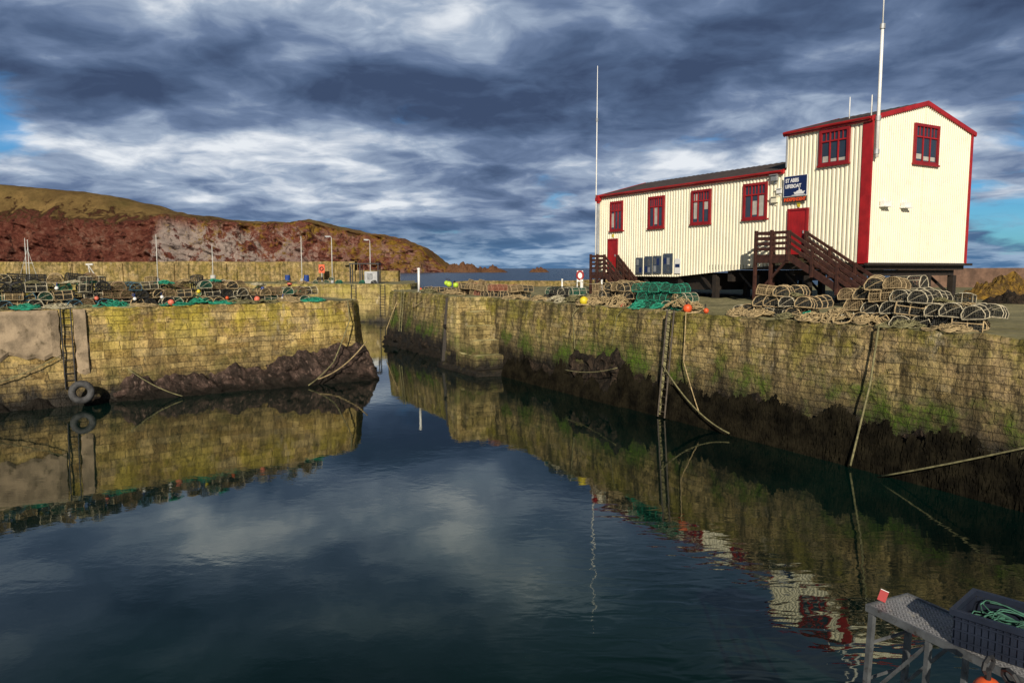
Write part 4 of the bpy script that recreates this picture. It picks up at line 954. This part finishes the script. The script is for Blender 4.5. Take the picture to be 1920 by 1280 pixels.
def crate():
    R=obj('fish_crate',None,loc=(CX,CY,3.01),rot=(0,0,-.83),label='dark plastic fish crate holding green rope',cat='crate')
    L,Wc,H=.74,.46,.24
    def q(nm,fn,mt): bb=B(); fn(bb); obj(nm,bb.mesh(nm,mt),parent=R)
    M_cr=simple('crate_plastic',(0.014,0.019,0.034),.4,.25,5)
    q('crate_base',lambda b:b.box((-L/2+.01,-Wc/2+.01,0),(L/2-.01,Wc/2-.01,.012)),M_cr)
    q('crate_side',lambda b:(b.box((-L/2+.016,-Wc/2+.010,.013),(L/2-.016,-Wc/2+.015,H-.022)),b.box((-L/2+.016,Wc/2-.015,.013),(L/2-.016,Wc/2-.010,H-.022)),b.box((-L/2+.010,-Wc/2+.016,.013),(-L/2+.015,Wc/2-.016,H-.022)),b.box((L/2-.015,-Wc/2+.016,.013),(L/2-.010,Wc/2-.016,H-.022))),M_cr)
    def side(b):
        for sx in(-1,1):
            for k in range(12):
                y=-Wc/2+.02+(Wc-.04)*k/11; b.box((min(sx*(L/2-.009),sx*L/2),y-.006,.01),(max(sx*(L/2-.009),sx*L/2),y+.006,H-.022))
            for z in(.05,.12,.19): b.box((min(sx*(L/2-.008),sx*(L/2+.003)),-Wc/2,z-.006),(max(sx*(L/2-.008),sx*(L/2+.003)),Wc/2,z+.006))
        for sy in(-1,1):
            for k in range(18):
                x=-L/2+.02+(L-.04)*k/17; b.box((x-.006,min(sy*(Wc/2-.009),sy*Wc/2),.01),(x+.006,max(sy*(Wc/2-.009),sy*Wc/2),H-.022))
            for z in(.05,.12,.19): b.box((-L/2,min(sy*(Wc/2-.008),sy*(Wc/2+.003)),z-.006),(L/2,max(sy*(Wc/2-.008),sy*(Wc/2+.003)),z+.006))
    q('crate_ribs',side,M_cr)
    q('crate_rim',lambda b:(b.box((-L/2-.02,-Wc/2-.02,H-.02),(L/2+.02,-Wc/2+.012,H+.02)),b.box((-L/2-.02,Wc/2-.012,H-.02),(L/2+.02,Wc/2+.02,H+.02)),b.box((-L/2-.02,-Wc/2+.013,H-.02),(-L/2+.012,Wc/2-.013,H+.02)),b.box((L/2-.012,-Wc/2+.013,H-.02),(L/2+.02,Wc/2-.013,H+.02))),M_cr)
crate()
b=B()
for k in range(30):
    cx=random.uniform(-.2,.2); cy=random.uniform(-.1,.1); R_=random.uniform(.06,.13); pts=[]
    for i in range(26):
        a=i*.5+k; pts.append((max(-.32,min(.32,cx+R_*1.6*math.cos(a))),max(-.19,min(.19,cy+R_*math.sin(a*1.1))),.04+.15*(k/30)+.02*math.sin(a*2)))
    b.tube(pts,.005,4)
obj('rope_coil',b.mesh('rope_coil',simple('rope_grey_green',(.04,.13,.09),.9,.6,8)),loc=(CX,CY,3.03),rot=(0,0,-.83),label='grey green rope coiled in the crate',cat='rope')
buoy((3.02,4.50,2.86),.085,M_orange,'orange float hung beside the platform'); buoy((3.14,4.34,2.84),.085,M_orange,'orange float hung beside the platform')
# ------------------------------------------------------------ world
w=bpy.data.worlds.new('World'); S.world=w; w.use_nodes=True; t=w.node_tree; t.nodes.clear()
TS=Vector((-0.06,-0.915,0.40)).normalized()
el=math.asin(TS.z)
sky=nd(t,'ShaderNodeTexSky',sky_type='NISHITA',sun_disc=False,sun_elevation=el,sun_rotation=math.atan2(TS.x,TS.y),air_density=1.0,dust_density=0.2,ozone_density=3.0)
d=nd(t,'ShaderNodeTexCoord').outputs['Generated']; sx=nd(t,'ShaderNodeSeparateXYZ',{0:d}); X=sx.outputs[0]; Y=sx.outputs[1]; Z=sx.outputs[2]
zz=mth(t,'ADD',mth(t,'MAXIMUM',Z,0.0),0.18)
P=nd(t,'ShaderNodeCombineXYZ',{0:mth(t,'DIVIDE',X,zz),1:mth(t,'DIVIDE',Y,zz),2:mth(t,'MULTIPLY',Z,2.5)}).outputs[0]
Pw=nd(t,'ShaderNodeVectorMath',{0:P,1:(5.2,2.1,0.3)},operation='ADD').outputs[0]
wp=nd(t,'ShaderNodeTexNoise',{'Vector':Pw,'Scale':2.2,'Detail':3.0,'Roughness':0.5}).outputs[1]
wp=nd(t,'ShaderNodeVectorMath',{0:wp,1:(0.5,0.5,0.5)},operation='SUBTRACT').outputs[0]
Pw=nd(t,'ShaderNodeVectorMath',{0:Pw,1:vscale(t,wp,(.35,.35,.3))},operation='ADD').outputs[0]
nA=noi(t,Pw,0.95,6,0.45,0.0); nB=noi(t,Pw,3.2,9,0.54,0.05)
def blob(x0,z0,sx_,sz_,amp):
    a=mth(t,'POWER',mth(t,'ABSOLUTE',mth(t,'DIVIDE',mth(t,'SUBTRACT',X,x0),sx_)),2.0); a2=mth(t,'POWER',mth(t,'ABSOLUTE',mth(t,'DIVIDE',mth(t,'SUBTRACT',Z,z0),sz_)),2.0)
    e=mth(t,'EXPONENT',mth(t,'MULTIPLY',mth(t,'ADD',a,a2),-1.0)); return mth(t,'MULTIPLY',e,amp)
def addl(l):
    s_=l[0]
    for q in l[1:]: s_=mth(t,'ADD',s_,q)
    return s_
k=addl([mth(t,'MULTIPLY',nA,0.52),mth(t,'MULTIPLY',nB,0.56),-0.035,
  blob(-.40,.155,.18,.028,.085),blob(-.20,.145,.14,.022,.05),blob(-.50,.12,.16,.03,.09),blob(-.38,.31,.26,.035,.08),blob(-.1,.31,.15,.03,.03),blob(.20,.130,.22,.028,.10),blob(-.10,.09,.50,.035,.06),blob(.58,.10,.12,.05,.12),blob(.0,.15,.12,.03,.03),
  blob(.45,.27,.35,.10,-.05),blob(-.05,.215,.40,.040,-.04),blob(-.5,.215,.25,.020,-.07),blob(-.15,.115,.14,.015,-.04)])
cl=ramp(t,k,[(0.37,(0.048,0.076,0.148)),(0.45,(0.082,0.128,0.230)),(0.53,(0.150,0.212,0.345)),(0.61,(0.34,0.42,0.55)),(0.70,(0.80,0.84,0.89))])
haze=mr(t,Z,0.085,0.0,0,.75)
cl=mix(t,haze,cl,mix(t,mr(t,nB,.40,.60),(0.08,0.19,0.36),(0.36,0.50,0.66)))
g=addl([noi(t,nd(t,'ShaderNodeVectorMath',{0:Pw,1:(9,4,2)},operation='ADD').outputs[0],1.1,8,.55,.2),blob(-.585,.185,.06,.035,.24),blob(-.56,.15,.04,.02,.08),blob(.62,.14,.07,.03,.12),blob(.62,.04,.12,.04,.12),mth(t,'MULTIPLY',mr(t,Z,.18,.30),-.10)])
gap=mr(t,g,.58,.70,0,.9)
cl=mix(t,mr(t,Z,.31,.55,0,.84),cl,(0.010,0.022,0.026))
skc=mix(t,1.0,sky.outputs[0],(0.26,0.62,.92),'MULTIPLY')
bgA=nd(t,'ShaderNodeBackground',{'Color':skc,'Strength':0.10})
bgB=nd(t,'ShaderNodeBackground',{'Color':cl,'Strength':1.0})
gap=mth(t,'MULTIPLY',gap,mr(t,Z,.5,.36))
ms=nd(t,'ShaderNodeMixShader',{0:gap,1:bgB.outputs[0],2:bgA.outputs[0]})
out=nd(t,'ShaderNodeOutputWorld',{0:ms.outputs[0]})
sun=bpy.data.lights.new('sun','SUN'); sun.energy=5.0; sun.angle=rad(.5); sun.color=(1.0,.90,.74)
so=bpy.data.objects.new('sun',sun); so.rotation_euler=TS.to_track_quat('Z','Y').to_euler(); COL.objects.link(so)
cam=bpy.data.cameras.new('camera'); cam.lens=26.25; cam.sensor_width=36; cam.clip_end=40000; cam.clip_start=.05
co=bpy.data.objects.new('camera',cam); co.location=(0,0,5.6); co.rotation_euler=(rad(90-5.59),0,0); COL.objects.link(co); S.camera=co
S.view_settings.view_transform='Standard'; S.view_settings.look='None'; S.view_settings.exposure=0
print('creels',NC[0])
